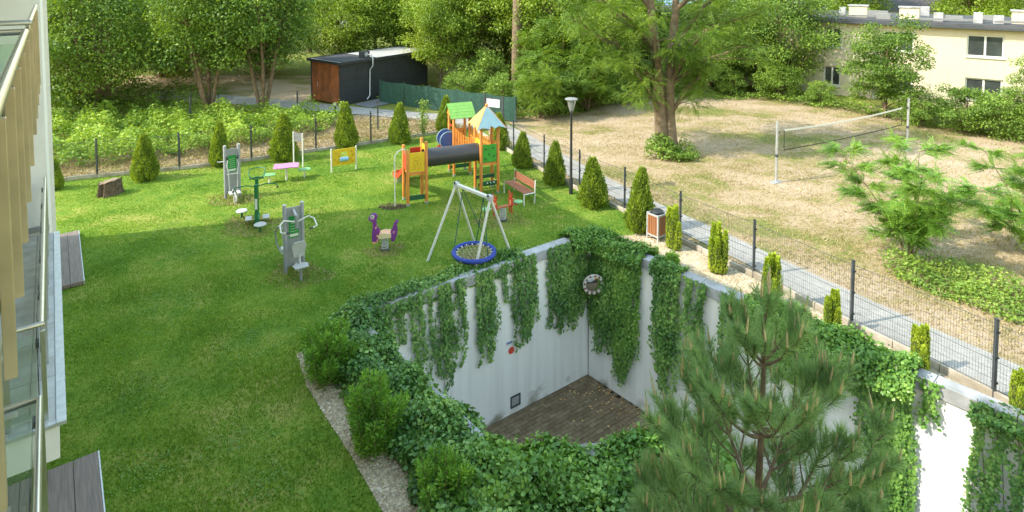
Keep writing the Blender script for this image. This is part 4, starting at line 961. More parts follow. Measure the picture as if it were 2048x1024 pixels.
# big twin trunk robinia
def big_tree():
    g = np.random.default_rng(909); rt = empty('robinia_tree', (7.0, 27.2, 0), 0, 'tall feathery tree with a twin trunk in the field', 'tree')
    def stem(pts, rs, name='trunk'):
        mb = MB(); mb.tube(pts, rs, 12); return mb.build(name, bark_l, rt, smooth=True)
    s1 = [(-.20, 0, -.1), (-.22, 0, .5), (-.30, .02, 1.6), (-.42, 0, 3.0), (-.55, .05, 4.6), (-.75, .1, 6.4), (-1.1, .2, 8.8), (-1.3, .3, 11)]
    s2 = [(.22, 0, -.1), (.19, 0, .5), (.12, .04, 1.6), (.10, .1, 3.0), (.18, .1, 4.6), (.35, .1, 6.4), (.3, .2, 8.8), (.6, .3, 11)]
    stem(s1, [.40, .31, .26, .24, .21, .17, .11, .05]); stem(s2, [.36, .29, .24, .22, .19, .16, .10, .04])
    lb = MB(); C = []
    lims = [(s1, 3, (-2.6, -.4, 4.6)), (s1, 3, (-4.4, .6, 5.6)), (s1, 4, (-3.4, -1.6, 6.6)), (s1, 4, (-5.0, .2, 7.6)), (s1, 5, (-2.2, 2.0, 8.4)), (s1, 2, (-1.9, -1.2, 3.6)), (s2, 2, (1.5, -.5, 3.2)), (s2, 3, (3.2, -.6, 4.4)), (s2, 3, (2.6, 1.4, 5.4)), (s2, 4, (4.2, -.3, 5.9)), (s2, 4, (3.4, 1.2, 7.4)), (s2, 5, (2.0, -1.8, 7.6)), (s2, 5, (4.0, 0, 8.8)), (s1, 5, (-3.6, -.8, 9.0)), (s1, 6, (-1.5, -1.2, 10)), (s2, 6, (1.4, -1.0, 10)), (s2, 3, (1.0, -2.0, 5.2)), (s1, 3, (-1.2, -2.4, 5.4))]
    for (s, i, tip) in lims:
        p0 = np.array(s[i]); t = np.array(tip) + np.array([0, 0, .5]); mid = p0 * .5 + t * .5 + np.array([0, 0, .3]); lb.tube([tuple(p0), tuple(p0 * .7 + mid * .3), tuple(mid), tuple(mid * .4 + t * .6 + np.array([0, 0, -.05])), tuple(t)], [.12, .10, .075, .045, .012], 7)
        for q in np.linspace(.35, 1.05, 6):
            c = (p0 + (t - p0) * q) + g.normal(0, .45, 3) * np.array([1, 1, .5]); C.append(c); a = p0 + (t - p0) * max(.2, q - .2) + np.array([0, 0, .15]); lb.tube([tuple(a), tuple((a + c) / 2 + np.array([0, 0, .08])), tuple(c)], [.03, .02, .006], 5)
    lb.build('limbs', bark, rt, smooth=True)['kind'] = 'stuff'
    C = np.array(C); n = len(C); idx = np.repeat(np.arange(n), 62); m = len(idx); o = dirs(g, m)
    P = C[idx] + o * (g.uniform(0, 1, m) ** .5 * g.uniform(.45, .85, n)[idx])[:, None] * np.array([1, 1, .34])
    fronds('crown', P, o * np.array([1, 1, .25]) + np.array([0, 0, -.15]) + g.normal(0, .3, (m, 3)), np.array([0, 0, 1.]) + g.normal(0, .3, (m, 3)), g.uniform(.28, .48, m), robin_m, rt, pairs=5, lw=.27)
    return rt
big_tree()
def young_robinia(label, x, y, H, Rr, seed, ncl=34):
    g = np.random.default_rng(seed); rt = empty('robinia_sapling', (x, y, 0), 0, label, 'tree'); mb = MB(); C = []
    for s in range(6):
        a = s * 1.05 + g.uniform(-.3, .3); L = Rr * g.uniform(.45, 1.0); tip = np.array([math.cos(a) * L, math.sin(a) * L, H * g.uniform(.5, 1.0)])
        if s == 0: tip = np.array([.1, 0, H])
        pts = [np.array([.06 * math.cos(a), .06 * math.sin(a), 0]) + (tip * np.array([q ** 1.3, q ** 1.3, q])) for q in np.linspace(0, 1, 7)]
        mb.tube([tuple(p) for p in pts], [.032 * (1 - .85 * q) for q in np.linspace(0, 1, 7)], 6)
        for i in range(2, 7):
            for k in range(2):
                b = g.uniform(0, 6.283); c = pts[i] + np.array([math.cos(b), math.sin(b), .15]) * g.uniform(.2, .75) * Rr * .42; mb.tube([tuple(pts[i]), tuple((pts[i] + c) / 2 + np.array([0, 0, .05])), tuple(c)], [.011, .008, .003], 4); C.append((pts[i], c))
    idx = np.repeat(np.arange(len(C)), 46); m = len(idx); A = np.array([c[0] for c in C])[idx]; E_ = np.array([c[1] for c in C])[idx]; t = g.uniform(.25, 1.1, (m, 1)); P = A + (E_ - A) * t + g.normal(0, .05, (m, 3))
    D = unit(E_ - A) * .6 + g.normal(0, .6, (m, 3)) * np.array([1, 1, .4]); fronds('crown', P, D, np.array([0, 0, 1.]) + g.normal(0, .3, (m, 3)), g.uniform(.24, .42, m), robin_y, rt, pairs=8, lw=.21)
    mb.build('trunk', bark, rt, smooth=True); return rt
young_robinia('feathery young tree standing alone in the dry field', 11.3, 16.9, 3.1, 2.3, 61)
young_robinia('feathery young tree cut by the right edge of the picture', 15.3, 17.3, 2.7, 2.2, 62)
# tall bare pine trunk behind the screen
bp = empty('pine_tree', (.3, 39.0, 0), 0, 'tall bare brown pine trunk behind the green screen', 'tree')
MB().tube([(0, 0, -.1), (0, 0, 3), (.05, 0, 6), (0, 0, 10), (0, 0, 14)], [.36, .33, .31, .27, .2], 12).build('trunk', bark_l, bp, smooth=True)
g = np.random.default_rng(5); m = 3000; o = dirs(g, m); leaves('crown', np.array([0, 0, 14.]) + o * np.array([2.2, 2.2, 1.4]) * g.uniform(.2, 1, (m, 1)), dirs(g, m), dirs(g, m), g.uniform(.15, .3, m), maple_d, bp, W=.4)
# sapling by the back kerb
sp = empty('sapling', (-4.3, 29.3, 0), 0, 'spindly sapling by the back kerb, left of the play tower', 'sapling'); MB().tube([(0, 0, 0), (.02, 0, .9), (0, 0, 1.85)], [.02, .015, .005], 6).build('stem', bark, sp)
m = 420; t = g.uniform(.15, 1, m); leaves('foliage', np.stack([g.normal(0, .13, m), g.normal(0, .13, m), t * 1.9], 1), dirs(g, m), dirs(g, m) + np.array([0, 0, .7]), g.uniform(.07, .13, m), weed_m, sp)

# leafy banks and weeds
def cover(name, label, poly, h, n, leaf, mat, seed, cat='undergrowth', kind='stuff', hf=None):
    g = np.random.default_rng(seed); xs = [p[0] for p in poly]; ys = [p[1] for p in poly]; x = g.uniform(min(xs), max(xs), n * 4); y = g.uniform(min(ys), max(ys), n * 4); k = inside(x, y, poly); x = x[k][:n]; y = y[k][:n]; m = len(x)
    hh = h * (.55 + .45 * np.sin(x * 1.9 + np.sin(y * 2.3)) * np.sin(y * 1.6 + 1.3 * np.sin(x * .9)) + .3 * np.sin(x * 5 + y * 3) * .4)
    z = np.maximum(.02, hh * g.uniform(0, 1, m) ** .45)
    D = dirs(g, m) * np.array([1, 1, .4]) + np.array([0, 0, -.1]); N = np.array([0, 0, .9]) + g.normal(0, .45, (m, 3))
    return tag(leaves(name, np.stack([x, y, z], 1), D, N, g.uniform(.6, 1.3, m) * leaf, mat, None, W=.65, fold=.12), label, cat, kind=kind)
cover('leafy_bank', 'bright green leafy undergrowth behind the back fence', [(-24, 24.0), (-19.5, 24.3), (-16.5, 25.2), (-14.0, 26.5), (-12, 27.9), (-9.6, 30.4), (-9.2, 32.8), (-12, 34.2), (-17, 34), (-24, 33), (-29, 28)], 1.15, 36000, .15, nettle_m, 71)
cover('tree_undergrowth', 'dark undergrowth below the trees at the left', [(-32, 33), (-20, 34), (-18, 36), (-19, 40), (-34, 44)], 1.2, 9000, .17, maple_d, 72)
cover('field_weeds', 'bright green weeds below the young tree in the field', [(10.2, 16.6), (11.1, 16.9), (12.1, 16.3), (13.2, 14.8), (14.5, 12.5), (14.6, 10.5), (13.0, 11.2), (12.3, 12.6), (11.2, 14.2), (10.2, 15.6)], .5, 9000, .09, weed_m, 73)
cover('field_edge_weeds', 'green weeds along the far edge of the field', [(8, 37.5), (11, 38.6), (16, 37.8), (19, 35.0), (22, 30.8), (26, 27.5), (27, 29), (23, 33), (20, 38), (12, 41), (8, 41)], .6, 12000, .13, weed_m, 74)
cover('field_edge_weeds', 'dark weeds along the left edge of the field behind the screen', [(.4, 32.8), (2.4, 33.0), (5, 35.2), (8, 37.2), (8, 40), (3, 38), (-6, 40), (-9, 38.5), (-1, 34.2)], .7, 9000, .13, maple_d, 75)
cover('stem_weeds', 'green suckers round the foot of the twin trunk tree', [(5.7, 26.1), (6.6, 25.6), (7.6, 25.5), (8.2, 26.3), (7.9, 27.2), (6.4, 27.1)], 1.0, 2600, .12, weed_m, 76)
cover('lawn_edge_weeds', 'tufts of weeds along the top of the far wall', [(-3.3, 14.3), (2.1, 18.1), (2.0, 18.6), (-3.5, 14.7)], .3, 2200, .08, weed_m, 77)

g = np.random.default_rng(91); cx_ = []; cy_ = []
for (x, y, r) in ((-7.2, 11.6, .8), (-5.8, 12.9, 1.0), (-8.6, 14.6, 1.1), (-4.9, 10.2, .6), (-6.6, 16.9, .8), (-3.2, 15.9, .9), (-9.6, 17.2, .7), (-4.0, 9.3, .6), (-6.0, 9.6, .6), (-1.6, 18.2, .8), (-10.8, 18.8, .7)):
    q = g.uniform(0, 1, int(420 * r)) ** .6 * r; a = g.uniform(0, 6.283, len(q)); q = q * (1 + .35 * np.sin(3 * a + x)); cx_.append(x + q * np.cos(a)); cy_.append(y + q * .8 * np.sin(a))
cx_ = np.concatenate(cx_); cy_ = np.concatenate(cy_); m = len(cx_)
tag(leaves('clover', np.stack([cx_, cy_, g.uniform(.025, .06, m)], 1), dirs(g, m) * np.array([1, 1, .2]), np.array([0, 0, 1.]) + g.normal(0, .3, (m, 3)), g.uniform(.02, .038, m), leaf_mat('clover_leaf', (.05, .115, .025), (.085, .17, .035), (.15, .24, .055), .25, .5, 1.), None, W=.9, fold=.1), 'patches of clover in the lawn', 'clover', kind='stuff')

# ------------------------------------------------------------------ playground
def cyl(p0, p1, r, n=10): return MB().tube([p0, p1], r, n)
PG = empty('play_tower', (-.94, 22.22, 0), R(22), 'wooden play set with two roofed towers, black tunnel and slides', 'play equipment')
def post(x, y, h, r=.058):
    p = MB(); p.tube([(x, y, -.05), (x, y, h - .02), (x, y, h)], [r, r, r * .75], 10); o = p.build('post', orange_w, PG, smooth=True)
    MB().tube([(x, y, -.02), (x, y, .1)], r + .008, 10).build('foot', galv, o)
def panel(name, x0, y0, x1, y1, z0, z1, mat, t=.025, parent=None):
    return MB().beam((x0, y0, (z0 + z1) / 2), (x1, y1, (z0 + z1) / 2), t, z1 - z0).build(name, mat, parent or PG, bevel=.004)
h_ = .33
# tower with the hipped roof
for x, y in ((-h_, -h_), (h_, -h_), (h_, h_), (-h_, h_)): post(x, y, 2.56)
for i in range(6): MB().box((0, -.30 + i * .12, 1.12), (.60, .112, .035)).build('deck_board', orange_h, PG)
gp = panel('side_panel', -.265, -h_, .265, -h_, 1.2, 1.86, kgreen_p); gp['label'] = 'green climbing panel'
for (x, z) in ((-.15, 1.68), (.12, 1.72), (-.02, 1.5), (.16, 1.42), (-.17, 1.34)):
    MB().tube([(x, -h_ - .012, z), (x, -h_ - .035, z)], .035, 8).build('hold', dgreen_p, gp)
panel('rail', -.27, -h_, .27, -h_, 1.10, 1.17, orange_h)
panel('rail', h_, -.27, h_, .27, 1.10, 1.17, orange_h)
panel('rail', h_, -.27, h_, .27, 1.78, 1.86, orange_h)
for i in range(4): panel('slat', h_, -.24 + i * .14, h_, -.15 + i * .14, 1.17, 1.78, orange_w)
# yellow panel with the hole of the tunnel
yp = MB(); pts = [(-.30, 1.13), (.30, 1.13), (.30, 1.98), (.1, 2.02), (-.30, 1.95)]
n = 16; hole = [(.30 * math.cos(a), 1.53 + .30 * math.sin(a)) for a in np.linspace(0, 2 * math.pi, n + 1)[:-1]]
def holed(name, x, outer_half, z0, z1, mat):
    mb = MB(); c = (0, 1.53); vs = []; N_ = 32
    for k in range(N_):
        a = 2 * math.pi * k / N_; ca, sa = math.cos(a), math.sin(a); t = min(outer_half / max(abs(ca), 1e-6), ((z1 - 1.53) if sa > 0 else (1.53 - z0)) / max(abs(sa), 1e-6))
        for xx in (x - .012, x + .012): vs.append((xx, .335 * ca, 1.53 + .335 * sa)); vs.append((xx, t * ca, 1.53 + t * sa))
    fs = []
    for k in range(N_):
        a = 4 * k; b = 4 * ((k + 1) % N_); fs += [(a, b, b + 1, a + 1), (a + 2, a + 3, b + 3, b + 2), (a + 1, b + 1, b + 3, a + 3), (a, a + 2, b + 2, b)]
    return mb.add(vs, fs).build(name, mat, PG)
holed('tunnel_panel', -h_, .30, 1.12, 2.0, yellow_p)
holed('tunnel_panel', -2.69 + h_, .29, 1.12, 2.02, yellow_p)
# tunnel with its ribs
tn = MB(); xs = np.linspace(-2.69 + h_ - .02, -h_ + .02, 26); tn.tube([(x, 0, 1.53) for x in xs], [.33 if i % 2 else .322 for i in range(26)], 22, caps=False)
tn.tube([(x, 0, 1.53) for x in xs], .31, 22, caps=False)
tn.build('tunnel', tunnel_m, PG, smooth=True)
# climbing planks under the tower
for k, (y, z) in enumerate(((-.30, .42), (-.08, .30), (.15, .52))): MB().beam((-.36, y, z), (.36, y, z), .03, .13).build('climbing_plank', dgreen_p, PG, bevel=.006)
for k in range(3):
    MB().tube([(-.1 + k * .13, -.34, .44), (-.1 + k * .13, -.365, .44)], .025, 8).build('hand_hold', white_m, PG)
# hipped roof of four panels
ap = (0, 0, 3.22); rr_ = .56; cs = [(-rr_, -rr_), (rr_, -rr_), (rr_, rr_), (-rr_, rr_)]
for i in range(4):
    a = cs[i]; b = cs[(i + 1) % 4]; zb = 2.46
    A = Vector((a[0], a[1], zb)); B = Vector((b[0], b[1], zb)); Pk = Vector(ap); nrm = (B - A).cross(Pk - A).normalized()
    prof = [Pk + (A - Pk) * .06, A, A.lerp(B, .2) + (Pk - A.lerp(B, .2)) * .10, A.lerp(B, .38) + (Pk - A.lerp(B, .38)) * .02, A.lerp(B, .5) + (Pk - A.lerp(B, .5)) * .13, A.lerp(B, .62) + (Pk - A.lerp(B, .62)) * .02, A.lerp(B, .8) + (Pk - A.lerp(B, .8)) * .10, B, Pk + (B - Pk) * .06]
    prof = [p + (A.lerp(B, .5) - p) * .012 for p in prof]; m = len(prof)
    rp = MB().add([p for p in prof] + [p + nrm * .02 for p in prof], [tuple(reversed(range(m))), tuple(range(m, 2 * m))] + [(k, (k + 1) % m, (k + 1) % m + m, k + m) for k in range(m)]).build('roof_panel', [pblue, cream_p, pblue, cream_p][i], PG)
    rp['label'] = ['pale blue roof panel', 'cream yellow roof panel'][i % 2]
    MB().tube([tuple(Pk), tuple(A)], .022, 6).build('hip', orange_h, PG)
MB().lathe([(.05, 3.18), (.06, 3.24), (.03, 3.29), (.005, 3.31)], 10).build('finial', orange_h, PG)
# bridge with slatted rails to the second tower
cx, cy = -.32, 2.36
for sx in (-1, 1):
    for i in range(12):
        t = (i + .5) / 12; y = h_ + .03 + t * (cy - 2 * h_ - .06); x = sx * (h_ - .02) + cx * t
        zt = 1.92 + .12 * abs(t - .4) - (.10 * math.sin(t * math.pi)); MB().box((x, y, (1.12 + zt) / 2), (.024, .085, zt - 1.12)).build('slat', orange_w, PG, bevel=.004)
    for z in (1.22, 1.62): MB().beam((sx * (h_ - .045), h_, z), (sx * (h_ - .045) + cx, cy - h_, z), .03, .06).build('rail', orange_h, PG)
for i in range(10):
    t = (i + .5) / 10; MB().box((cx * t, h_ + t * (cy - 2 * h_), 1.1), (.6, .15, .03)).build('bridge_plank', orange_h, PG)
# second tower with the green gable roof
for x, y in ((-h_, -h_), (h_, -h_), (h_, h_), (-h_, h_)): post(cx + x, cy + y, 2.44)
for i in range(5): MB().box((cx, cy - .26 + i * .13, 1.12), (.60, .122, .035)).build('deck_board', orange_h, PG)
panel('rail', cx - .27, cy + h_, cx + .27, cy + h_, 1.15, 1.75, orange_h)
panel('rail', cx - h_, cy - .27, cx - h_, cy + .27, 1.95, 2.0, red_p)
for sgn in (-1, 1):
    for k in range(5):
        t0 = k / 5; t1 = (k + 1) / 5 - .01; y0, z0 = sgn * (.02 + .56 * t0), 2.86 - .50 * t0; y1, z1 = sgn * (.02 + .56 * t1), 2.86 - .50 * t1
        MB().beam((cx - .52, cy + (y0 + y1) / 2, (z0 + z1) / 2), (cx + .52, cy + (y0 + y1) / 2, (z0 + z1) / 2), math.hypot(y1 - y0, z1 - z0), .028, up=(0, sgn * .5, .56)).build('roof_board', lgreen_p, PG)
for sx in (-1, 1): MB().prism([(-.46, 2.40), (.46, 2.40), (0, 2.82)], -.012, .012, YZ, (cx + sx * .40, cy, 0)).build('gable', orange_w, PG)
# climbing planks under it
for y, z in ((-.3, .4), (.0, .28)): MB().beam((cx - .36, cy + y, z), (cx + .36, cy + y, z), .03, .13).build('climbing_plank', dgreen_p, PG, bevel=.006)
# big slide with blue round cheeks
for sy in (-1, 1):
    pl_ = [(.34 * math.cos(a), .34 * math.sin(a)) for a in np.linspace(0, 2 * math.pi, 25)[:-1]]
    ch = MB().prism(pl_, -.015, .015, XZ, (cx - h_ - .2, cy + sy * .24, 1.45)).build('slide_cheek', blue_p, PG)
    rim = MB(); K = 25; rim.tube([(cx - h_ - .2 + .34 * math.cos(a), cy + sy * .24, 1.45 + .34 * math.sin(a)) for a in np.linspace(0, 2 * math.pi, K)], .022, 6); rim.build('rim', pblue, ch)
def slide(pts, wd, side_mat, perp):
    pts = [Vector(p) for p in pts]; q = Vector(perp).normalized()
    mb = MB(); vs = []
    for p in pts: vs += [p - q * wd / 2, p + q * wd / 2, p + q * wd / 2 - Vector((0, 0, .012)), p - q * wd / 2 - Vector((0, 0, .012))]
    fs = []
    for i in range(len(pts) - 1):
        a = 4 * i; b = a + 4; fs += [(a, a + 1, b + 1, b), (a + 3, b + 3, b + 2, a + 2), (a, b, b + 3, a + 3), (a + 1, a + 2, b + 2, b + 1)]
    mb.add(vs, fs).build('slide_chute', slide_m, PG, smooth=True)
    for s in (-1, 1):
        m2 = MB(); vs = []
        for p in pts:
            o = p + q * s * (wd / 2 + .014); vs += [o + q * .012 + Vector((0, 0, .15)), o - q * .012 + Vector((0, 0, .15)), o - q * .012 - Vector((0, 0, .05)), o + q * .012 - Vector((0, 0, .05))]
        fs = []
        for i in range(len(pts) - 1):
            a = 4 * i; b = a + 4; fs += [(a, a + 1, b + 1, b), (a + 1, a + 2, b + 2, b + 1), (a + 2, a + 3, b + 3, b + 2), (a + 3, a, b, b + 3)]
        fs += [(0, 3, 2, 1), tuple(4 * (len(pts) - 1) + k for k in (0, 1, 2, 3))]
        m2.add(vs, fs).build('slide_side', side_mat, PG)
slide([(cx - h_, cy, 1.14), (cx - h_ - .3, cy, 1.12), (cx - h_ - .9, cy, .75), (cx - h_ - 1.5, cy, .38), (cx - h_ - 1.9, cy, .22), (cx - h_ - 2.2, cy, .2)], .42, red_p, (0, 1, 0))
# small tower with the second slide
ax, ay = -2.69, 0.
for (x, y, hh) in ((-h_, -h_, 1.98), (h_, -h_, 2.22), (h_, h_, 2.18), (-h_, h_, 2.0)): post(ax + x, ay + y, hh)
for i in range(5): MB().box((ax, ay - .26 + i * .13, 1.08), (.60, .122, .035)).build('deck_board', orange_h, PG)
yp_ = panel('side_panel', ax - .27, ay - h_, ax + .27, ay - h_, 1.17, 1.86, yellow_p); yp_['label'] = 'yellow panel with a drawn face'
drw = M('brown_print', (.30, .16, .02), .6)
def ring(c, r, rad=.006, parent=None, a0=0., a1=6.283, sq=1.): MB().tube([(c[0] + r * math.cos(a), c[1], c[2] + r * sq * math.sin(a)) for a in np.linspace(a0, a1, 17)], rad, 4).build('drawn_line', drw, parent)
for c, r, s in (((ax, -h_ - .014, 1.63), .12, .45), ((ax - .06, -h_ - .014, 1.48), .07, 1.), ((ax + .08, -h_ - .014, 1.46), .06, 1.), ((ax - .12, -h_ - .014, 1.33), .07, .8), ((ax + .1, -h_ - .014, 1.31), .06, .9)): ring(c, r, .006, yp_, sq=s)
panel('side_panel', ax - h_, ay - .27, ax - h_, ay + .27, 1.18, 1.80, red_p)
panel('side_panel', ax - .1, ay + h_, ax + .27, ay + h_, 1.62, 1.86, red_p)
panel('rail', ax - .27, ay - h_, ax + .27, ay - h_, 1.06, 1.13, orange_h)
MB().beam((ax - .27, ay - h_, .27), (ax + .27, ay - h_, .27), .03, .17).build('climbing_plank', dgreen_p, PG, bevel=.006)
slide([(ax, ay + h_ - .05, 1.10), (ax, ay + h_ + .2, 1.07), (ax - .02, ay + h_ + .7, .78), (ax - .05, ay + h_ + 1.2, .46), (ax - .08, ay + h_ + 1.6, .30), (ax - .1, ay + h_ + 2.0, .26)], .42, red_p, (1, 0, 0))
for k, (dx, dy) in enumerate(((0, 1.7),)): MB().box((ax - .08, ay + h_ + 1.75, .12), (.3, .06, .25)).build('slide_foot', galv, PG)
# fireman's hoop
hp = [(-3.45, -.25, -.05), (-3.45, -.25, 1.5)] + [(-3.45 + .28 * (1 - math.cos(a)), -.25 + .16 * (1 - math.cos(a)), 1.5 + .42 * math.sin(a)) for a in np.linspace(.2, 1.5, 6)] + [(ax - h_ + .02, 0, 1.75)]
hp = [(-3.45, -.22, -.05), (-3.45, -.22, 1.62), (-3.42, -.21, 1.80), (-3.33, -.19, 1.92), (-3.2, -.16, 1.97), (-3.07, -.12, 1.95), (ax - h_, -.0, 1.74)]
MB().tube(hp, .022, 8).build('fire_pole', white_m, PG, smooth=True)
o = cover('bare_soil', 'worn bare soil patch under the white climbing hoop', [(-4.12 + .5 * math.cos(a), 20.72 + .3 * math.sin(a)) for a in np.linspace(0, 6.28, 14)[:-1]], .05, 700, .05, M('soil_clod', (.12, .085, .055), .95, .3, 20), 81, cat='soil')

# nest swing
SW = empty('nest_swing', (-1.1, 16.75, 0), 0, 'nest swing with blue ring seat under a white frame', 'swing')
A1 = Vector((-.50, .52, 2.02)); A2 = Vector((.50, -.50, 2.02)); bd = (A2 - A1).normalized(); nn_ = Vector((.70, .71, 0))
MB().beam(A1, A2, .09, .09).build('top_beam', white_m, SW, bevel=.012)
for P0, sg, wf in ((A1, -1, .92), (A2, 1, .68)):
    for s in (-1, 1):
        ft = P0 + nn_ * s * (wf if s < 0 else .88) + bd * sg * (.22 if sg < 0 else .05); ft.z = -.05; MB().tube([tuple(P0 + bd * sg * .02), tuple(ft)], .036, 10).build('leg', white_m, SW, smooth=True)
    MB().box((P0.x, P0.y, P0.z + .0), (.16, .13, .16), rz=math.atan2(bd.y, bd.x)).build('joint', lgrey, SW, bevel=.02)
    for s in (-1, 1): q = P0 + nn_ * s * .07; MB().tube([(q.x, q.y, 2.06), (q.x, q.y, 2.12)], .022, 8).build('cap', black_m, SW)
cB = Vector((.06, -.42, .47)); rB = .56
MB().tube([(cB.x + rB * math.cos(a), cB.y + rB * math.sin(a), cB.z) for a in np.linspace(0, 2 * math.pi, 41)], .062, 10, caps=False).build('seat_ring', rope_b, SW, smooth=True)
net = MB()
for i in range(-4, 5):
    o_ = i * .11; L = math.sqrt(max(0, .52 ** 2 - o_ ** 2))
    for (ux, uy) in ((.92, .39), (-.39, .92)):
        net.tube([(cB.x + ux * t * L - uy * o_, cB.y + uy * t * L + ux * o_, cB.z - .05 * (1 - t * t)) for t in (-1, -.5, 0, .5, 1)], .009, 4)
for r in (.15, .3, .45): net.tube([(cB.x + r * math.cos(a), cB.y + r * math.sin(a), cB.z - .05 * (1 - (r / .52) ** 2)) for a in np.linspace(0, 6.283, 25)], .009, 4)
net.build('net', net_m, SW)['kind'] = 'stuff'
for k in range(18):
    a = k * 6.283 / 18; MB().beam((cB.x + .45 * math.cos(a), cB.y + .45 * math.sin(a), cB.z), (cB.x + .53 * math.cos(a), cB.y + .53 * math.sin(a), cB.z + .02), .025, .02).build('net_clip', white_m, SW)
for P0 in (A1.lerp(A2, .2), A1.lerp(A2, .82)):
    for s in (-1, 1):
        dv = (Vector((P0.x, P0.y, 0)) - Vector((.06, -.42, 0))).normalized(); sd = Vector((-dv.y, dv.x, 0))
        e = cB + (dv * .35 + sd * s * .8).normalized() * rB; MB().tube([(P0.x, P0.y, 1.97), (P0.x * .6 + e.x * .4, P0.y * .6 + e.y * .4, 1.97 * .6 + cB.z * .4), tuple(e)], .013, 6).build('rope', rope_g, SW)

# spring rocker shaped like a little dinosaur, cut from boards
def helix(c, r, z0, z1, turns, wire, n=14, rz=0):
    K = int(turns * n); return MB().tube([(c[0] + r * math.cos(6.283 * i / n), c[1] + r * math.sin(6.283 * i / n), z0 + (z1 - z0) * i / K) for i in range(K + 1)], wire, 6)
SR = empty('spring_rocker', (-3.73, 17.46, 0), R(6), 'purple dinosaur spring rocker on the lawn', 'spring rocker')
helix((0, 0), .095, .03, .42, 5, .016).build('spring', lgrey, SR, smooth=True)
MB().lathe([(.16, -.02), (.16, .015), (.1, .03)], 14).build('base_plate', black_m, SR)
MB().box((0, 0, .43), (.3, .12, .03)).build('seat_plate', galv, SR)
neck = [(-.36, .30), (-.20, .26), (-.10, .40), (-.14, .62), (-.22, .70), (-.24, .92), (-.20, 1.0), (-.25, 1.09), (-.33, 1.1), (-.40, 1.06), (-.46, .98), (-.44, .92), (-.34, .88), (-.335, .70), (-.36, .5)]
tail = [(.16, .36), (.22, .26), (.30, .30), (.36, .45), (.37, .62), (.34, .76), (.41, .86), (.33, .86), (.26, .76), (.22, .62), (.14, .52)]
for nm, pl_, off in (('neck_board', neck, (.05, -.05)), ('tail_board', tail, (.06, -.06))):
    for y in off:
        b_ = MB().prism(pl_, -.012, .012, XZ, (0, y, 0)).build(nm, purple, SR)
        if y < 0 and nm == 'neck_board':
            MB().prism([(-.34 + .062 * math.cos(a), 1.03 + .062 * math.sin(a)) for a in np.linspace(0, 6.283, 17)[:-1]], .012, .02, XZ, (0, y, 0)).build('eye', white_m, b_)
            MB().prism([(-.35 + .022 * math.cos(a), 1.035 + .022 * math.sin(a)) for a in np.linspace(0, 6.283, 13)[:-1]], .02, .026, XZ, (0, y, 0)).build('pupil', black_m, b_)
            MB().prism([(-.44, .955), (-.26, .935), (-.26, .945), (-.43, .965)], .012, .018, XZ, (0, y, 0)).build('mouth', pink_m, b_)
MB().box((.02, 0, .53), (.34, .26, .035)).build('seat', peach, SR, bevel=.015)
for s in (-1, 1):
    MB().prism([(-.17, .40), (.2, .42), (.2, .54), (.0, .57), (-.17, .5)], -.01, .01, XZ, (0, s * .14, 0)).build('side_board', M('cream_side', (.75, .62, .42), .5), SR)
    MB().prism([(.27 + .04 * math.cos(a), .55 + .04 * math.sin(a)) for a in np.linspace(0, 6.283, 13)[:-1]], -.004, .004, XZ, (0, s * .076, 0)).build('spot', pink_m, SR)
    MB().prism([(-.20 + .035 * math.cos(a), .46 + .035 * math.sin(a)) for a in np.linspace(0, 6.283, 13)[:-1]], -.004, .004, XZ, (0, s * .067, 0)).build('spot', peach, SR)
MB().tube([(-.24, -.16, .72), (-.24, .16, .72)], .015, 8).build('handle', peach, SR); MB().tube([(-.2, -.18, .34), (-.2, .18, .34)], .015, 8).build('foot_rest', peach, SR)
for s in (-1, 1): MB().box((-.30, s * .07, .26), (.1, .03, .05)).build('paw', peach, SR)

# spring see-saw with two red figures
SS = empty('spring_seesaw', (-.3, 19.55, 0), math.atan2(.59, .95), 'spring see-saw with two red animal boards and green seats', 'see-saw')
helix((0, 0), .10, .03, .42, 5, .017).build('spring', lgrey, SS, smooth=True)
MB().lathe([(.16, -.02), (.16, .015), (.1, .03)], 14).build('base_plate', black_m, SS)
MB().box((0, 0, .47), (1.2, .13, .045)).build('plank', M('red_brown_plank', (.38, .12, .06), .5), SS, bevel=.01)
fig = [(-.10, .22), (-.05, .20), (-.04, .40), (.04, .40), (.05, .20), (.10, .22), (.09, .45), (.14, .58), (.11, .70), (.07, .72), (.09, .80), (.12, .92), (.07, .90), (.05, .84), (-.05, .84), (-.07, .90), (-.12, .92), (-.09, .80), (-.07, .72), (-.11, .70), (-.14, .58), (-.09, .45)]
for s in (-1, 1):
    MB().lathe([(.01, -.015), (.15, -.015), (.16, 0), (.15, .015), (.01, .018)], 16, (s * .60, 0, .52)).build('seat', mint_m, SS)
    fg = MB().prism(fig, -.014, .014, YZ, (s * .30, 0, 0)).build('animal_board', red_p, SS)
    for e in (-1, 1): MB().prism([(e * .035 + .018 * math.cos(a), .775 + .018 * math.sin(a)) for a in np.linspace(0, 6.283, 11)[:-1]], -.02, .02, YZ, (s * .30, 0, 0)).build('eye', peach, fg)
    MB().prism([(.05 * math.cos(a), .57 + .08 * math.sin(a)) for a in np.linspace(0, 6.283, 15)[:-1]], -.018, .018, YZ, (s * .30, 0, 0)).build('belly', peach, fg)
    MB().tube([(s * .36, -.16, .68), (s * .36, .16, .68)], .014, 8).build('handle', peach, fg)

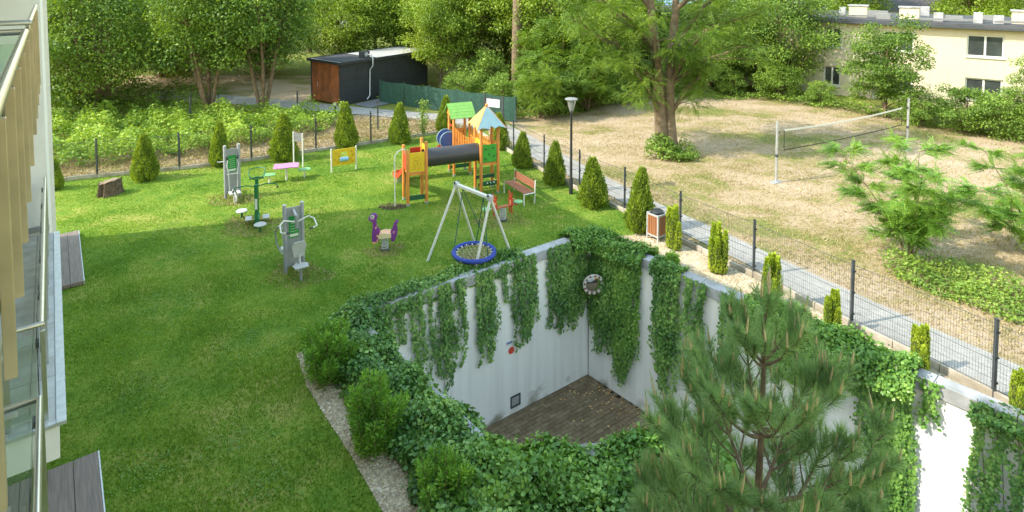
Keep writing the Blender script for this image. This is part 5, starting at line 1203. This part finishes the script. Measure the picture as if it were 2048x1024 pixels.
# bench
BN = empty('bench', (.24, 21.5, 0), R(-60.5), 'brown slatted bench with a white steel frame', 'bench')
for sx in (-1, 1):
    fr = MB(); x = sx * .72
    fr.beam((x, -.20, 0), (x, -.20, .42), .05, .03, up=(0, 1, 0)); fr.beam((x, .22, 0), (x, .26, .83), .05, .03, up=(0, 1, 0)); fr.beam((x, -.215, .405), (x, .235, .405), .05, .03)
    fr.build('side_frame', white_m, BN, bevel=.006)
for i in range(5): MB().box((0, -.165 + i * .085, .432 ), (1.39, .074, .028)).build('seat_slat', brown_w, BN, bevel=.005)
for i in range(3): MB().box((0, .222 + .008 * i, .575 + i * .09), (1.39, .026, .082), M4=Matrix.Rotation(-.05, 3, 'X')).build('back_slat', M('red_brown_back', (.36, .12, .055), .5, .15, 9) if False else brown_w, BN, bevel=.005)

# street lamp
SL = empty('street_lamp', (2.16, 21.94, 0), 0, 'black street lamp with a flat topped lantern beside the path', 'lamp')
MB().lathe([(.075, -.02), (.075, .55), (.05, .62), (.045, 2.0), (.04, 2.95), (.05, 2.97), (.05, 3.02)], 12).build('pole', black_m, SL, smooth=True)
MB().lathe([(.055, 3.02), (.07, 3.06), (.06, 3.10)], 12).build('collar', anth, SL)
MB().lathe([(.075, 3.10), (.12, 3.25), (.185, 3.50), (.18, 3.505), (.07, 3.12)], 20).build('glass_bowl', glass_l, SL, smooth=True)
MB().lathe([(.025, 3.10), (.03, 3.36), (.01, 3.38)], 10).build('bulb', white_m, SL)
MB().lathe([(.235, 3.50), (.24, 3.525), (.20, 3.545), (.05, 3.57), (.01, 3.575)], 24).build('lid', M('lamp_lid', (.22, .23, .23), .5), SL)
for k in range(4): a = k * 1.57 + .4; MB().tube([(.07 * math.cos(a), .07 * math.sin(a), 3.1), (.195 * math.cos(a), .195 * math.sin(a), 3.5)], .008, 5).build('rib', black_m, SL)

# litter bin
LB = empty('litter_bin', (4.42, 18.2, 0), R(-52), 'litter bin with brown slats in a grey steel frame', 'bin')
for x in (-.2, .2):
    for y in (-.2, .2): MB().box((x, y, .42), (.045, .045, .84)).build('leg', lgrey, LB, bevel=.004)
for z in (.17, .80):
    for (x, y, sx, sy) in ((0, -.2, .355, .04), (0, .2, .355, .04), (-.2, 0, .04, .355), (.2, 0, .04, .355)): MB().box((x, y, z), (sx, sy, .045)).build('frame_bar', lgrey, LB)
for k in range(5):
    o_ = -.14 + k * .07
    for (x, y, sx, sy) in ((o_, -.205, .06, .018), (o_, .205, .06, .018), (-.205, o_, .018, .06), (.205, o_, .018, .06)): MB().box((x, y, .485), (sx, sy, .58)).build('slat', brown_v, LB)
MB().lathe([(.15, .2), (.165, .82), (.175, .83), (.175, .84), (.155, .84), (.14, .3)], 16).build('liner', black_m, LB)
MB().lathe([(.02, .88), (.19, .85), (.2, .865), (.15, .90), (.02, .92)], 16).build('ash_lid', black_m, LB)

# exercise machines
def sign_on(parent, x0, x1, y, z0, z1):
    s = MB().box(((x0 + x1) / 2, y, (z0 + z1) / 2), (x1 - x0, .008, z1 - z0)).build('sign', sign_g, parent)
    MB().box(((x0 + x1) / 2, y - np.sign(-y) * -.0 - .006 * (1 if y < 0 else -1), z0 + (z1 - z0) * .12), ((x1 - x0) * .86, .004, (z1 - z0) * .12)).build('white_strip', white_m, s)
    for k in range(5): MB().box(((x0 + x1) / 2, y - .006 * (1 if y < 0 else -1), z0 + (z1 - z0) * (.3 + .12 * k)), ((x1 - x0) * (.7 - .1 * (k % 2)), .003, (z1 - z0) * .022)).build('print_line', M('sign_print', (.45, .62, .42), .5), s)
def twin_post(nm, label, x, y, rz, h=1.9):
    t = empty(nm, (x, y, 0), rz, label, 'exercise machine')
    for s in (-1, 1): MB().tube([(s * .23, 0, -.05), (s * .23, 0, h), (s * .23, 0, h + .02)], [.052, .052, .04], 12).build('post', grey_m, t, smooth=True); MB().tube([(s * .23, 0, h + .0), (s * .23, 0, h + .03)], .055, 12).build('cap', lgrey, t)
    bk_ = MB(); bk_.box((0, 0, .98), (.37, .03, 1.62)); bk_.build('back_plate', grey_m, t)
    return t
F1 = twin_post('elliptical_trainer', 'grey twin post stepping machine nearest the back fence', -10.08, 21.6, R(34))
sign_on(F1, -.14, .14, -.022, .95, 1.55)
for sy in (-1, 1):
    fr = sy
    MB().tube([(0, sy * .02, .30), (0, sy * .62, .22)], .045, 8).build('base_arm', lgrey, F1)
    MB().box((-.02, sy * .62, .10), (.1, .1, .3)).build('foot_block', lgrey, F1, bevel=.01)
    for sx in (-1, 1):
        MB().tube([(sx * .15, sy * .10, 1.62 - .2), (sx * .19, sy * .16, 1.25), (sx * .15, sy * .2, .95), (sx * .13, sy * .24, .35)], .018, 8).build('swing_arm', lgrey, F1, smooth=True)
        MB().tube([(sx * .15, sy * .10, 1.42), (sx * .2, sy * .13, 1.55)], .024, 8).build('grip', black_m, F1)
        MB().box((sx * .13, sy * .42, .31), (.11, .36, .05)).build('pedal', lgrey, F1, bevel=.012)
    MB().tube([(-.2, sy * .18, .92), (.2, sy * .18, .92)], .02, 8).build('cross_bar', lgrey, F1)
MB().tube([(-.02, -.7, .16), (.02, -.7, .16)], .11, 14).build('crank_wheel', lgrey, F1); MB().tube([(-.02, .7, .16), (.02, .7, .16)], .11, 14).build('crank_wheel', lgrey, F1)
MB().tube([(-.26, .06, 1.35), (-.42, .12, 1.33), (-.46, .12, 1.36)], .02, 8).build('side_handle', lgrey, F1)
F3 = twin_post('chest_press', 'grey twin post press machine with two seats', -5.93, 16.2, R(32), 1.86)
sign_on(F3, -.13, .13, -.022, .95, 1.55)
def seat(sy, sx):
    MB().tube([(sx * .05, 0, .22), (sx * .05, sy * .42, .20)], .042, 8).build('seat_beam', lgrey, F3)
    MB().tube([(sx * .05, sy * .62, -.03), (sx * .05, sy * .62, .40)], .036, 8).build('seat_stem', grey_m, F3)
    MB().prism([(-.17, -.12), (.17, -.12), (.2, .1), (.12, .17), (-.12, .17), (-.2, .1)], .40, .43, Matrix.Rotation(0 if sy < 0 else math.pi, 3, 'Z'), (sx * .05, sy * .66, 0)).build('seat', lgrey, F3, bevel=.008)
    MB().prism([(-.13, 0), (.13, 0), (.19, .30), (.13, .44), (-.13, .44), (-.19, .30)], -.015, .015, Matrix.Rotation(R(-8 * sy), 3, 'X') @ XZ, (sx * .05, sy * .44, .58)).build('backrest', lgrey, F3, bevel=.006)
    MB().tube([(sx * .05, sy * .58, .40), (sx * .05, sy * .46, .66)], .03, 8).build('back_stem', lgrey, F3)
seat(-1, .6); seat(1, -.6)
# pull-down arms towards the camera, press arms on the far side
MB().tube([(0, 0, 1.72), (.02, -.26, 1.62)], .035, 8).build('boom', lgrey, F3); MB().tube([(.02, -.28, 1.66), (.02, -.28, 1.30)], .05, 10).build('pivot', grey_m, F3)
for s in (-1, 1):
    MB().tube([(.02 + s * .04, -.28, 1.48), (.02 + s * .32, -.26, 1.56), (.02 + s * .44, -.36, 1.50), (.02 + s * .46, -.58, 1.38), (.02 + s * .34, -.62, 1.36)], .021, 8).build('pull_arm', white_m, F3, smooth=True)
    MB().tube([(.02 + s * .34, -.62, 1.36), (.02 + s * .26, -.63, 1.355)], .026, 8).build('grip', black_m, F3)
    MB().tube([(s * .25, .06, 1.22), (s * .34, .34, 1.20), (s * .38, .52, .98), (s * .36, .52, .68), (s * .30, .38, .50), (s * .24, .10, .48)], .021, 8).build('press_arm', grey_m, F3, smooth=True)
F2 = empty('stretch_station', (-8.2, 19.2, 0), R(110), 'dark green exercise station with handle bars and round stepping plates', 'exercise machine')
for x, h in ((-.25, 1.42), (.33, 1.42)):
    MB().box((x, 0, h / 2), (.10, .10, h)).build('post', green_p, F2, bevel=.012)
MB().box((.04, 0, .16), (.62, .16, .28)).build('base', green_p, F2, bevel=.02)
MB().box((-.25 - .055, 0, .8), (.006, .07, .34)).build('label_plate', white_m, F2)
for s in (-1, 1):
    MB().tube([(-.25, s * .05, 1.36), (-.27, s * .3, 1.42), (-.30, s * .58, 1.40), (-.33, s * .64, 1.32)], .019, 8).build('handle_bar', green_p, F2, smooth=True)
    MB().tube([(-.33, s * .64, 1.32), (-.335, s * .655, 1.26)], .026, 8).build('grip', black_m, F2)
    MB().tube([(.33, s * .06, 1.38), (.40, s * .22, 1.48), (.62, s * .26, 1.56), (.86, s * .22, 1.60), (.95, 0, 1.60)], .018, 8).build('hoop_bar', green_p, F2, smooth=True)
    MB().box((.2, s * .26, .18), (.34, .2, .035)).build('foot_plate', lgrey, F2, bevel=.01)
MB().tube([(.33, -.22, 1.42), (.36, 0, 1.46), (.33, .22, 1.42)], .03, 8).build('pad_bar', green_p, F2)
for dx, dy in ((-.62, -.12), (.75, .5)):
    st_ = MB().lathe([(.01, .24), (.18, .245), (.185, .265), (.17, .28), (.01, .282)], 20, (dx, dy, 0)).build('stepping_plate', lgrey, F2); MB().tube([(dx, dy, -.03), (dx, dy, .24)], .035, 8).build('stem', green_p, st_)

for i, (x, y, rx, ry, n_, lb) in enumerate(((-10.0, 21.3, .9, .7, 900, 'yellowed worn turf round the far stepping machine'), (-8.3, 19.1, 1.1, .9, 1300, 'yellowed worn turf round the green station'), (-5.8, 16.0, .9, .7, 900, 'yellowed worn turf round the press machine'), (-1.0, 16.4, .8, .6, 1200, 'trodden worn turf under the nest swing'), (-.3, 19.5, .9, .6, 700, 'worn turf under the spring see-saw'), (-3.7, 17.4, .6, .45, 500, 'worn turf round the purple rocker'))):
    tag(blades('worn_turf', [(x + rx * math.cos(a) * (1 + .25 * math.sin(3 * a + i)), y + ry * math.sin(a) * (1 + .25 * math.cos(2 * a + i))) for a in np.linspace(0, 6.283, 19)[:-1]], n_, .05, straw_m, 500 + i, w=.016, lean=1.8), lb, 'grass', kind='stuff')
# tall board, pink table and stools, yellow panel
NB = empty('notice_board', (-8.95, 25.15, 0), math.atan2(-.26, .47), 'tall two post board with a small grey sheet at the top', 'board')
for s in (-1, 1): MB().tube([(s * .27, 0, -.05), (s * .27, 0, 1.42)], .03, 8).build('post', white_m, NB)
MB().box((0, 0, 1.22), (.48, .02, .36)).build('sheet', M('board_grey', (.15, .16, .18), .5, .3, 14), NB)
PT = empty('play_table', (-8.8, 23.4, 0), R(18), 'small pink wavy topped play table on one leg', 'table')
wv = [(.48 * math.cos(a) * (1 + .05 * math.sin(a * 6)), .34 * math.sin(a) * (1 + .05 * math.cos(a * 5))) for a in np.linspace(0, 6.283, 33)[:-1]]
wv = [(max(-.46, min(.46, 1.25 * x)) + .02 * math.sin(y * 18), max(-.3, min(.3, 1.3 * y)) + .02 * math.sin(x * 14)) for x, y in wv]
MB().prism(wv, .56, .59).build('table_top', pink_m, PT); MB().tube([(0, 0, -.05), (0, 0, .56)], .042, 10).build('leg', white_m, PT)
for i, (x, y, lb) in enumerate(((-9.35, 23.1, 'small mint green stool left of the pink table'), (-8.22, 23.75, 'small mint green stool right of the pink table'))):
    ST = empty('play_stool', (x, y, 0), R(15 + 20 * i), lb, 'stool', 'stools at the pink play table')
    MB().prism([(max(-.22, min(.22, .26 * math.cos(a))) + .012 * math.sin(a * 7), max(-.17, min(.17, .22 * math.sin(a)))) for a in np.linspace(0, 6.283, 25)[:-1]], .31, .34).build('seat', mint_m, ST); MB().tube([(0, 0, -.05), (0, 0, .31)], .035, 10).build('leg', white_m, ST)
YP = empty('activity_board', (-6.86, 24.5, 0), math.atan2(.5, .92), 'yellow play panel with a small window and blue drum between white posts', 'play panel')
for s in (-1, 1): MB().tube([(s * .50, 0, -.05), (s * .50, 0, .98)], .032, 8).build('post', white_m, YP)
for (x0, x1, z0, z1) in ((-.46, -.13, .26, .93), (.13, .46, .26, .93), (-.13, .13, .80, .93), (-.13, .13, .26, .42)): MB().box(((x0 + x1) / 2, 0, (z0 + z1) / 2), (x1 - x0, .022, z1 - z0)).build('board', yellow_p, YP)
MB().tube([(-.17, -.02, .50), (.17, -.02, .50)], .085, 14).build('drum', M('sky_blue_plastic', (.25, .50, .72), .4), YP, smooth=True)
for (x, z, r) in ((-.3, .78, .05), (-.36, .52, .04), (-.24, .4, .045), (.3, .8, .04), (.25, .5, .05), (.37, .64, .04), (.36, .38, .035), (-.2, .66, .03)): ring((x, -.014, z), r, .007, YP)

# tree stump
SP = empty('tree_stump', (-14.74, 21.94, 0), 0, 'cut tree stump on the lawn by the back fence', 'stump'); mb = MB(); nn2 = 22; g = np.random.default_rng(4); wob = 1 + .13 * g.normal(0, 1, nn2).clip(-1.4, 1.4); vs = []
zs_ = [(-.05, 1.25), (.1, 1.1), (.35, 1.0), (.5, .98)]
for z, k in zs_: vs += [(.33 * k * wob[j] * math.cos(6.283 * j / nn2), .33 * k * wob[j] * math.sin(6.283 * j / nn2), z + (.06 * math.cos(6.283 * j / nn2) + .02 * g.normal() if z > .4 else 0)) for j in range(nn2)]
mb.add(vs, [(i * nn2 + j, i * nn2 + (j + 1) % nn2, (i + 1) * nn2 + (j + 1) % nn2, (i + 1) * nn2 + j) for i in range(3) for j in range(nn2)]).build('bark_side', M('stump_bark', (.10, .07, .05), .95, .5, 7, 1, bscale=14), SP)
MB().add(vs[3 * nn2:], [tuple(range(nn2))]).build('cut_face', M('stump_cut', (.20, .15, .11), .9, .3, 6, .5), SP)

# volleyball net
VN = empty('volleyball_net', (10.2, 23.15, 0), math.atan2(4.27, 7.82), 'volleyball net between two grey posts on the dry field', 'net')
Lv = math.hypot(4.27, 7.82)
for x in (0, Lv):
    p_ = MB().tube([(x, 0, -.02), (x, 0, 2.38)], .05, 10).build('post', galv, VN, smooth=True); MB().box((x, 0, .015), (.45, .22, .03)).build('foot_plate', galv, p_); MB().tube([(x, 0, 1.0), (x, 0, 1.12)], .06, 10).build('sleeve', anth, p_); MB().box((x + (.07 if x == 0 else -.07), 0, 1.95), (.06, .05, .1)).build('winch', anth, p_)
x0, x1 = .42, Lv - .5
sag = lambda t: .10 * 4 * t * (1 - t)
mb = MB(); K = 14; mb2 = MB()
for i in range(K):
    a, b = i / K, (i + 1) / K; mb.beam((x0 + (x1 - x0) * a, 0, 1.99 - sag(a)), (x0 + (x1 - x0) * b, 0, 1.99 - sag(b)), .014, .06); mb2.beam((x0 + (x1 - x0) * a, 0, 1.22 - sag(a) * .6), (x0 + (x1 - x0) * b, 0, 1.22 - sag(b) * .6), .012, .04)
mb.build('top_tape', white_m, VN); mb2.build('bottom_tape', black_m, VN)
for x in (x0, x1): MB().beam((x, 0, 1.20), (x, 0, 2.0), .03, .012, up=(0, 1, 0)).build('side_tape', black_m, VN)
mb = MB(); n_ = 76
for i in range(1, n_): t = i / n_; x = x0 + (x1 - x0) * t; mb.tube([(x, 0, 1.23 - sag(t) * .6), (x, 0, 1.96 - sag(t))], .002, 3, caps=False)
for k in range(1, 7):
    mb.tube([(x0 + (x1 - x0) * t, 0, (1.22 - sag(t) * .6) * (1 - k / 7) + (1.97 - sag(t)) * k / 7) for t in np.linspace(0, 1, 9)], .002, 3, caps=False)
mb.build('netting', M('net_cord', (.10, .09, .08), .8), VN)['kind'] = 'stuff'
for (xa, xb, za, zb) in ((.05, x0, 1.97, 1.99), (.05, x0, 1.1, 1.22), (x1, Lv - .05, 1.99, 1.97), (x1, Lv - .05, 1.22, 1.1)): MB().tube([(xa, 0, za), (xb, 0, zb)], .006, 5).build('cord', black_m, VN)

# ------------------------------------------------------------------ dark shed, green screen, bollard
SH = empty('shed', (-10.3, 36.4, 0), math.atan2(5.8, 4.4), 'dark flat roofed shed with a rusty brown end door', 'shed')
Ls, Ws, Hs = 7.3, 3.0, 2.55      # local x along the dark side, y to the left (front end at x = 0)
k_ = 0; xx = 0.
while xx < Ls - .01:
    e = min(Ls, xx + 1.22); MB().box(((xx + e) / 2, .02, Hs / 2), (e - xx - .008, .04, Hs)).build('side_panel', shed_dark, SH); xx = e
for z in np.arange(.2, 2.5, .3): MB().beam((.02, -.006, z), (Ls - .02, -.006, z), .012, .02).build('side_batten', shed_dark, SH)
MB().box((Ls - .02, Ws / 2 + .02, Hs / 2), (.04, Ws - .05, Hs)).build('end_panel', shed_dark, SH)
MB().box((Ls / 2, Ws - .02, Hs / 2), (Ls - .1, .04, Hs)).build('back_panel', shed_dark, SH)
dr = MB().box((.01, Ws / 2, Hs / 2 + .04), (.06, Ws - .3, Hs - .1)).build('door', shed_rust, SH)
for y in (.08, Ws - .08): MB().box((.0, y, Hs / 2), (.07, .13, Hs)).build('door_post', shed_dark, SH)
MB().box((-.03, Ws / 2 + .8, 1.1), (.04, .03, .3)).build('handle', galv, dr)
for y in (Ws / 2 - .45, Ws / 2 + .45): MB().box((-.024, y, Hs / 2 + .04), (.02, .03, Hs - .12)).build('door_batten', shed_rust, dr)
MB().box((Ls / 2, Ws / 2, Hs + .03), (Ls + .3, Ws + .3, .08)).build('roof', roof_white, SH)
for (x, y, sx, sy) in ((Ls / 2, -.17, Ls + .36, .05), (Ls / 2, Ws + .17, Ls + .36, .05), (-.17, Ws / 2, .05, Ws + .3), (Ls + .17, Ws / 2, .05, Ws + .3)): MB().box((x, y, Hs + .04), (sx, sy, .16)).build('fascia', shed_dark, SH)
MB().box((Ls * .2, Ws / 2, Hs + .085), (2.6, Ws, .02)).build('roof_sheet', roof_grey, SH)
fan = MB().box((2.2, .5, Hs + .3), (.55, .4, .42)).build('roof_unit', M('dark_unit', (.06, .065, .07), .5), SH)
MB().tube([(2.2, .28, Hs + .32), (2.2, .33, Hs + .32)], .14, 14).build('fan_ring', lgrey, fan)
MB().tube([(2.25, .3, Hs + .3), (2.3, -.05, Hs + .32), (2.3, -.2, Hs + .1), (2.28, -.22, Hs - .35), (2.15, -.1, Hs - .6), (2.12, -.08, .3), (1.9, -.08, .1)], .045, 8).build('flue_pipe', galv, SH, smooth=True)
MB().box((2.0, -1.1, .03), (2.6, 1.5, .06)).build('step_slab', M('shed_slab', (.16, .17, .18), .8), SH)

GS = empty('screen_fence', (-8.2, 37.4, 0), math.atan2(-5.0, 8.4), 'dark green cloth screen fence right of the shed', 'fence')
Lg = math.hypot(5, 8.4)
for i in range(6):
    x = Lg * i / 5; MB().box((x, .03, .72), (.05, .05, 1.5)).build('post', anth, GS)
for i in range(5):
    a, b = Lg * i / 5, Lg * (i + 1) / 5; K = 12; vs = []
    for k in range(K + 1):
        x = a + (b - a) * k / K
        for z, wv_ in ((.05, .02), (.5, .05), (1.0, .04), (1.40 - .06 * math.sin(math.pi * k / K), .01)): vs.append((x, -.01 + wv_ * math.sin(k * 1.9 + i + z * 2), z))
    MB().add(vs, [(k * 4 + j, (k + 1) * 4 + j, (k + 1) * 4 + j + 1, k * 4 + j + 1) for k in range(K) for j in range(3)]).build('cloth_panel', mesh_green, GS, smooth=True)
GT = empty('gate', (-.95, 31.35, 0), R(-28), 'dark garden gate with a pale notice behind the play tower', 'gate')
for x in (-.55, .55): MB().box((x, 0, .85), (.08, .08, 1.7)).build('post', anth, GT)
for (x, z, sx, sz) in ((0, 1.55, 1.02, .045), (0, .15, 1.02, .045), (-.48, .85, .045, 1.36), (.48, .85, .045, 1.36)): MB().box((x, 0, z), (sx, .04, sz)).build('gate_frame', anth, GT)
mb = MB()
for k in range(1, 19): mb.tube([(-.46 + k * .05, 0, .17), (-.46 + k * .05, 0, 1.53)], .003, 3, caps=False)
mb.build('wire_panel', anth, GT)['kind'] = 'stuff'
nt_ = MB().box((-.02, -.03, 1.30), (.78, .012, .42)).build('notice', M('notice_pale', (.60, .60, .66), .5, .1, 9), GT)
for k in range(4): MB().box((-.02 + .03 * (k % 2), -.038, 1.42 - k * .075), (.5 - .1 * (k % 2), .004, .02)).build('print_line', M('notice_print', (.32, .33, .40), .6), nt_)
for i, (x, y, h, lb) in enumerate(((-10.1, 34.4, .5, 'short black bollard light with a pale top near the shed'),)):
    BL = empty('bollard_light', (x, y, 0), 0, lb, 'bollard'); MB().box((0, 0, h / 2), (.12, .12, h)).build('body', black_m, BL); MB().box((0, 0, h + .06), (.13, .13, .12)).build('head', white_m, BL); MB().box((0, 0, h + .13), (.14, .14, .02)).build('cap', galv, BL)
for i, (x, y, h, lb) in enumerate(((-12.3, 34.6, 1.25, 'lone dark post before the rusty shed door'), (-6.9, 31.0, 1.45, 'lone dark post on the straw verge before the shed'), (-17.6, 33.0, 1.3, 'lone dark post at the edge of the leafy bank'))):
    LP = empty('fence_post', (x, y, 0), 0, lb, 'post', 'lone posts of the second fence'); MB().box((0, 0, h / 2), (.07, .07, h)).build('shaft', anth, LP); MB().box((0, 0, h + .012), (.085, .085, .022)).build('cap', black_m, LP)

# ------------------------------------------------------------------ cream house behind the field and houses beyond
A0 = Vector((4.6, 52.3)); Bv = Vector((35.0, 29.9)); Lh = (Bv - A0).length; rz = math.atan2((Bv - A0).y, (Bv - A0).x)
HS = empty('house', (A0.x, A0.y, 0), rz, 'long cream two storey house with a flat grey roof and chimneys', 'building')
EZ = 4.75; DP = 9.5
wins = []
for k, u in enumerate((3.2, 7.6, 12.0, 16.4, 20.6, 24.2, 28.55, 33.2)):
    for z0 in (.55, 3.1): wins.append((u, z0, 1.0 if u in (20.6,) else 1.75, 1.3))
# front wall built as strips round the window openings
us = sorted(set([0, Lh] + [u - w_ / 2 for u, z, w_, h in wins] + [u + w_ / 2 for u, z, w_, h in wins]))
wm = MB()
for a, b in zip(us, us[1:]):
    opens = sorted([(z, z + h) for u, z, w_, h in wins if u - w_ / 2 - .001 <= a and b <= u + w_ / 2 + .001]); z = -.6
    for (z0, z1) in opens: bx(wm, a, b, 0, .3, z, z0); z = z1
    bx(wm, a, b, 0, .3, z, EZ)
wm.build('front_wall', cream_wall, HS)
bx(MB(), Lh - .3, Lh, .305, DP - .3, -.6, EZ).build('end_wall', cream_wall, HS); bx(MB(), 0, .3, .305, DP - .3, -.6, EZ).build('end_wall', cream_wall, HS); bx(MB(), 0, Lh, DP - .295, DP, -.6, EZ).build('rear_wall', cream_wall, HS)
dark_in = M('dark_room', (.05, .045, .04), .9)
bx(MB(), .31, Lh - .31, 1.6, 1.7, -.5, EZ - .1).build('inner_wall', dark_in, HS)
for u, z0, w_, h in wins:
    wf = MB()
    for (a, b, c, d) in ((u - w_ / 2, u - w_ / 2 + .09, z0, z0 + h), (u + w_ / 2 - .09, u + w_ / 2, z0, z0 + h), (u - w_ / 2 + .09, u + w_ / 2 - .09, z0, z0 + .09), (u - w_ / 2 + .09, u + w_ / 2 - .09, z0 + h - .09, z0 + h), (u - .05, u + .05, z0 + .09, z0 + h - .09)): bx(wf, a, b, .12, .2, c, d)
    wo = wf.build('window', white_m, HS)
    for s in (-1, 1): bx(MB(), min(u + s * .05, u + s * (w_ / 2 - .09)), max(u + s * .05, u + s * (w_ / 2 - .09)), .15, .165, z0 + .09, z0 + h - .09).build('pane', glass_w, wo)
    bx(MB(), u - w_ / 2 - .06, u + w_ / 2 + .06, -.09, .12, z0 - .05, z0 + .002).build('sill', white_m, wo)
    if z0 > 2 and w_ > 1.5: bx(MB(), u - w_ / 2 + .12, u + w_ / 2 - .12, .21, .22, z0 + h - .32, z0 + h - .1).build('curtain', white_m, wo)
rf = bx(MB(), -.35, Lh + .35, -.45, DP + .3, EZ + .005, EZ + .2).build('roof', roof_grey, HS)
bx(MB(), -.36, Lh + .36, -.53, -.455, EZ + .02, EZ + .13).build('gutter', anth, rf)
bx(MB(), -.3, Lh + .3, -.1, .02, EZ + .2, EZ + .27).build('roof_edge', roof_grey, rf)
MB().tube([(23.0, -.5, EZ + .05), (23.0, -.12, EZ - .3), (23.0, -.1, -.5)], .055, 8).build('downpipe', galv, HS)
MB().tube([(15.2, -.5, EZ + .05), (15.2, -.12, EZ - .3), (15.2, -.1, -.5)], .055, 8).build('downpipe', galv, HS)
for u, v_ in ((21.6, 3.6), (24.6, 3.4), (30.4, 3.0), (32.3, 3.0), (12.5, 4.0), (17.0, 4.2)):
    c = bx(MB(), u - .55, u + .55, v_ - .3, v_ + .3, EZ + .2, EZ + .95).build('chimney', cream_wall, rf)
    for k in range(5): bx(MB(), u - .45 + k * .2, u - .35 + k * .2, v_ - .315, v_ - .301, EZ + .62, EZ + .86).build('flue_slot', dark_in, c) if False else None
    bx(MB(), u - .62, u + .62, v_ - .37, v_ + .37, EZ + .951, EZ + 1.04).build('chimney_cap', coping_m, rf)
random.seed(12); roof_kit = M('roof_kit_grey', (.22, .225, .23), .6)
for u, v_, sx, sy, h in ((17.6, 2.6, .5, .5, .5), (18.8, 3.2, .9, .5, .3), (19.6, 2.2, .5, .4, .7), (20.5, 4.5, .4, .4, .6), (23.2, 2.6, .8, .5, .35), (26.2, 2.4, .5, .5, .55), (27.0, 3.6, .9, .6, .3), (28.2, 2.2, .45, .45, .65), (29.2, 2.4, .5, .5, .5), (31.3, 4.2, .8, .5, .4), (33.6, 2.5, .6, .5, .5), (25.4, 4.6, .5, .5, .8), (19.0, 5.2, 1.4, .5, .3), (22.6, 5.6, 1.2, .5, .35), (28.8, 5.4, 1.3, .5, .3)):
    bx(MB(), u - sx / 2, u + sx / 2, v_ - sy / 2, v_ + sy / 2, EZ + .2, EZ + .2 + h).build('roof_vent', roof_kit if h < .5 else coping_m, rf)
for u0, u1, v_ in ((17.2, 20.8, 1.6), (20.9, 23.4, 1.9), (25.2, 28.6, 1.5), (29.0, 33.0, 1.7)): MB().beam((u0, v_, EZ + .36), (u1, v_ + .9, EZ + .36), .22, .12).build('roof_duct', roof_kit, rf)
def far_house(label, x, y, rz, w_, d, h, rh, wallm, roofm, nwin=3):
    H_ = empty('house', (x, y, 0), rz, label, 'building'); bx(MB(), -w_ / 2, w_ / 2, 0, d, 0, h).build('wall', wallm, H_)
    r_ = MB().prism([(-.5, h - .1), (d + .5, h - .1), (d / 2, h + rh)], -w_ / 2 - .4, w_ / 2 + .4, YZ).build('roof', roofm, H_); bx(MB(), w_ * .2, w_ * .2 + .6, d * .4, d * .4 + .6, h + rh * .4, h + rh + .6).build('chimney', coping_m, r_)
    for k in range(nwin):
        u = -w_ / 2 + w_ * (k + .5) / nwin; wi = bx(MB(), u - .6, u + .6, -.03, .05, h * .35, h * .35 + 1.3).build('window', white_m, H_); bx(MB(), u - .5, u + .5, -.045, -.031, h * .35 + .1, h * .35 + 1.2).build('pane', glass_w, wi)
    bx(MB(), -w_ * .1 - .5, -w_ * .1 + .5, d * .18, d * .18 + .05, h + rh * .3, h + rh * .3 + .5).build('skylight', white_m, r_)
    return H_
far_house('far house with a dark slate roof behind the flat roof', 36, 62, R(-30), 12, 9, 4.2, 2.2, M('pale_far_wall', (.6, .57, .5), .8), M('slate_roof', (.075, .07, .075), .8, .2, 3))
far_house('far house with a red tiled roof at the upper right', 59, 60, R(-35), 10, 8, 4.6, 2.6, M('pale_far_wall', (.6, .57, .5), .8), roof_red)
far_house('far white house with a red roof above the meadow gap', -27.5, 86, R(8), 9, 8, 2.6, 1.6, white_m, roof_red)
far_house('far pale house with a blue roof behind the twin trunk tree', 17, 72, R(-10), 12, 8, 3.6, 2.0, M('pale_far_wall', (.6, .57, .5), .8), M('blue_roof', (.22, .38, .58), .6))
WF = empty('board_fence', (-27.5, 76, 0), R(4), 'white board fence far beyond the meadow', 'fence')
for k in range(5): MB().box((-4 + k * 2, 0, 1.0), (.12, .12, 2.0)).build('post', anth, WF)
for k in range(4):
    for j in range(4): MB().box((-3 + k * 2, -.07, .3 + j * .45), (1.8, .03, .38)).build('board', white_m, WF)
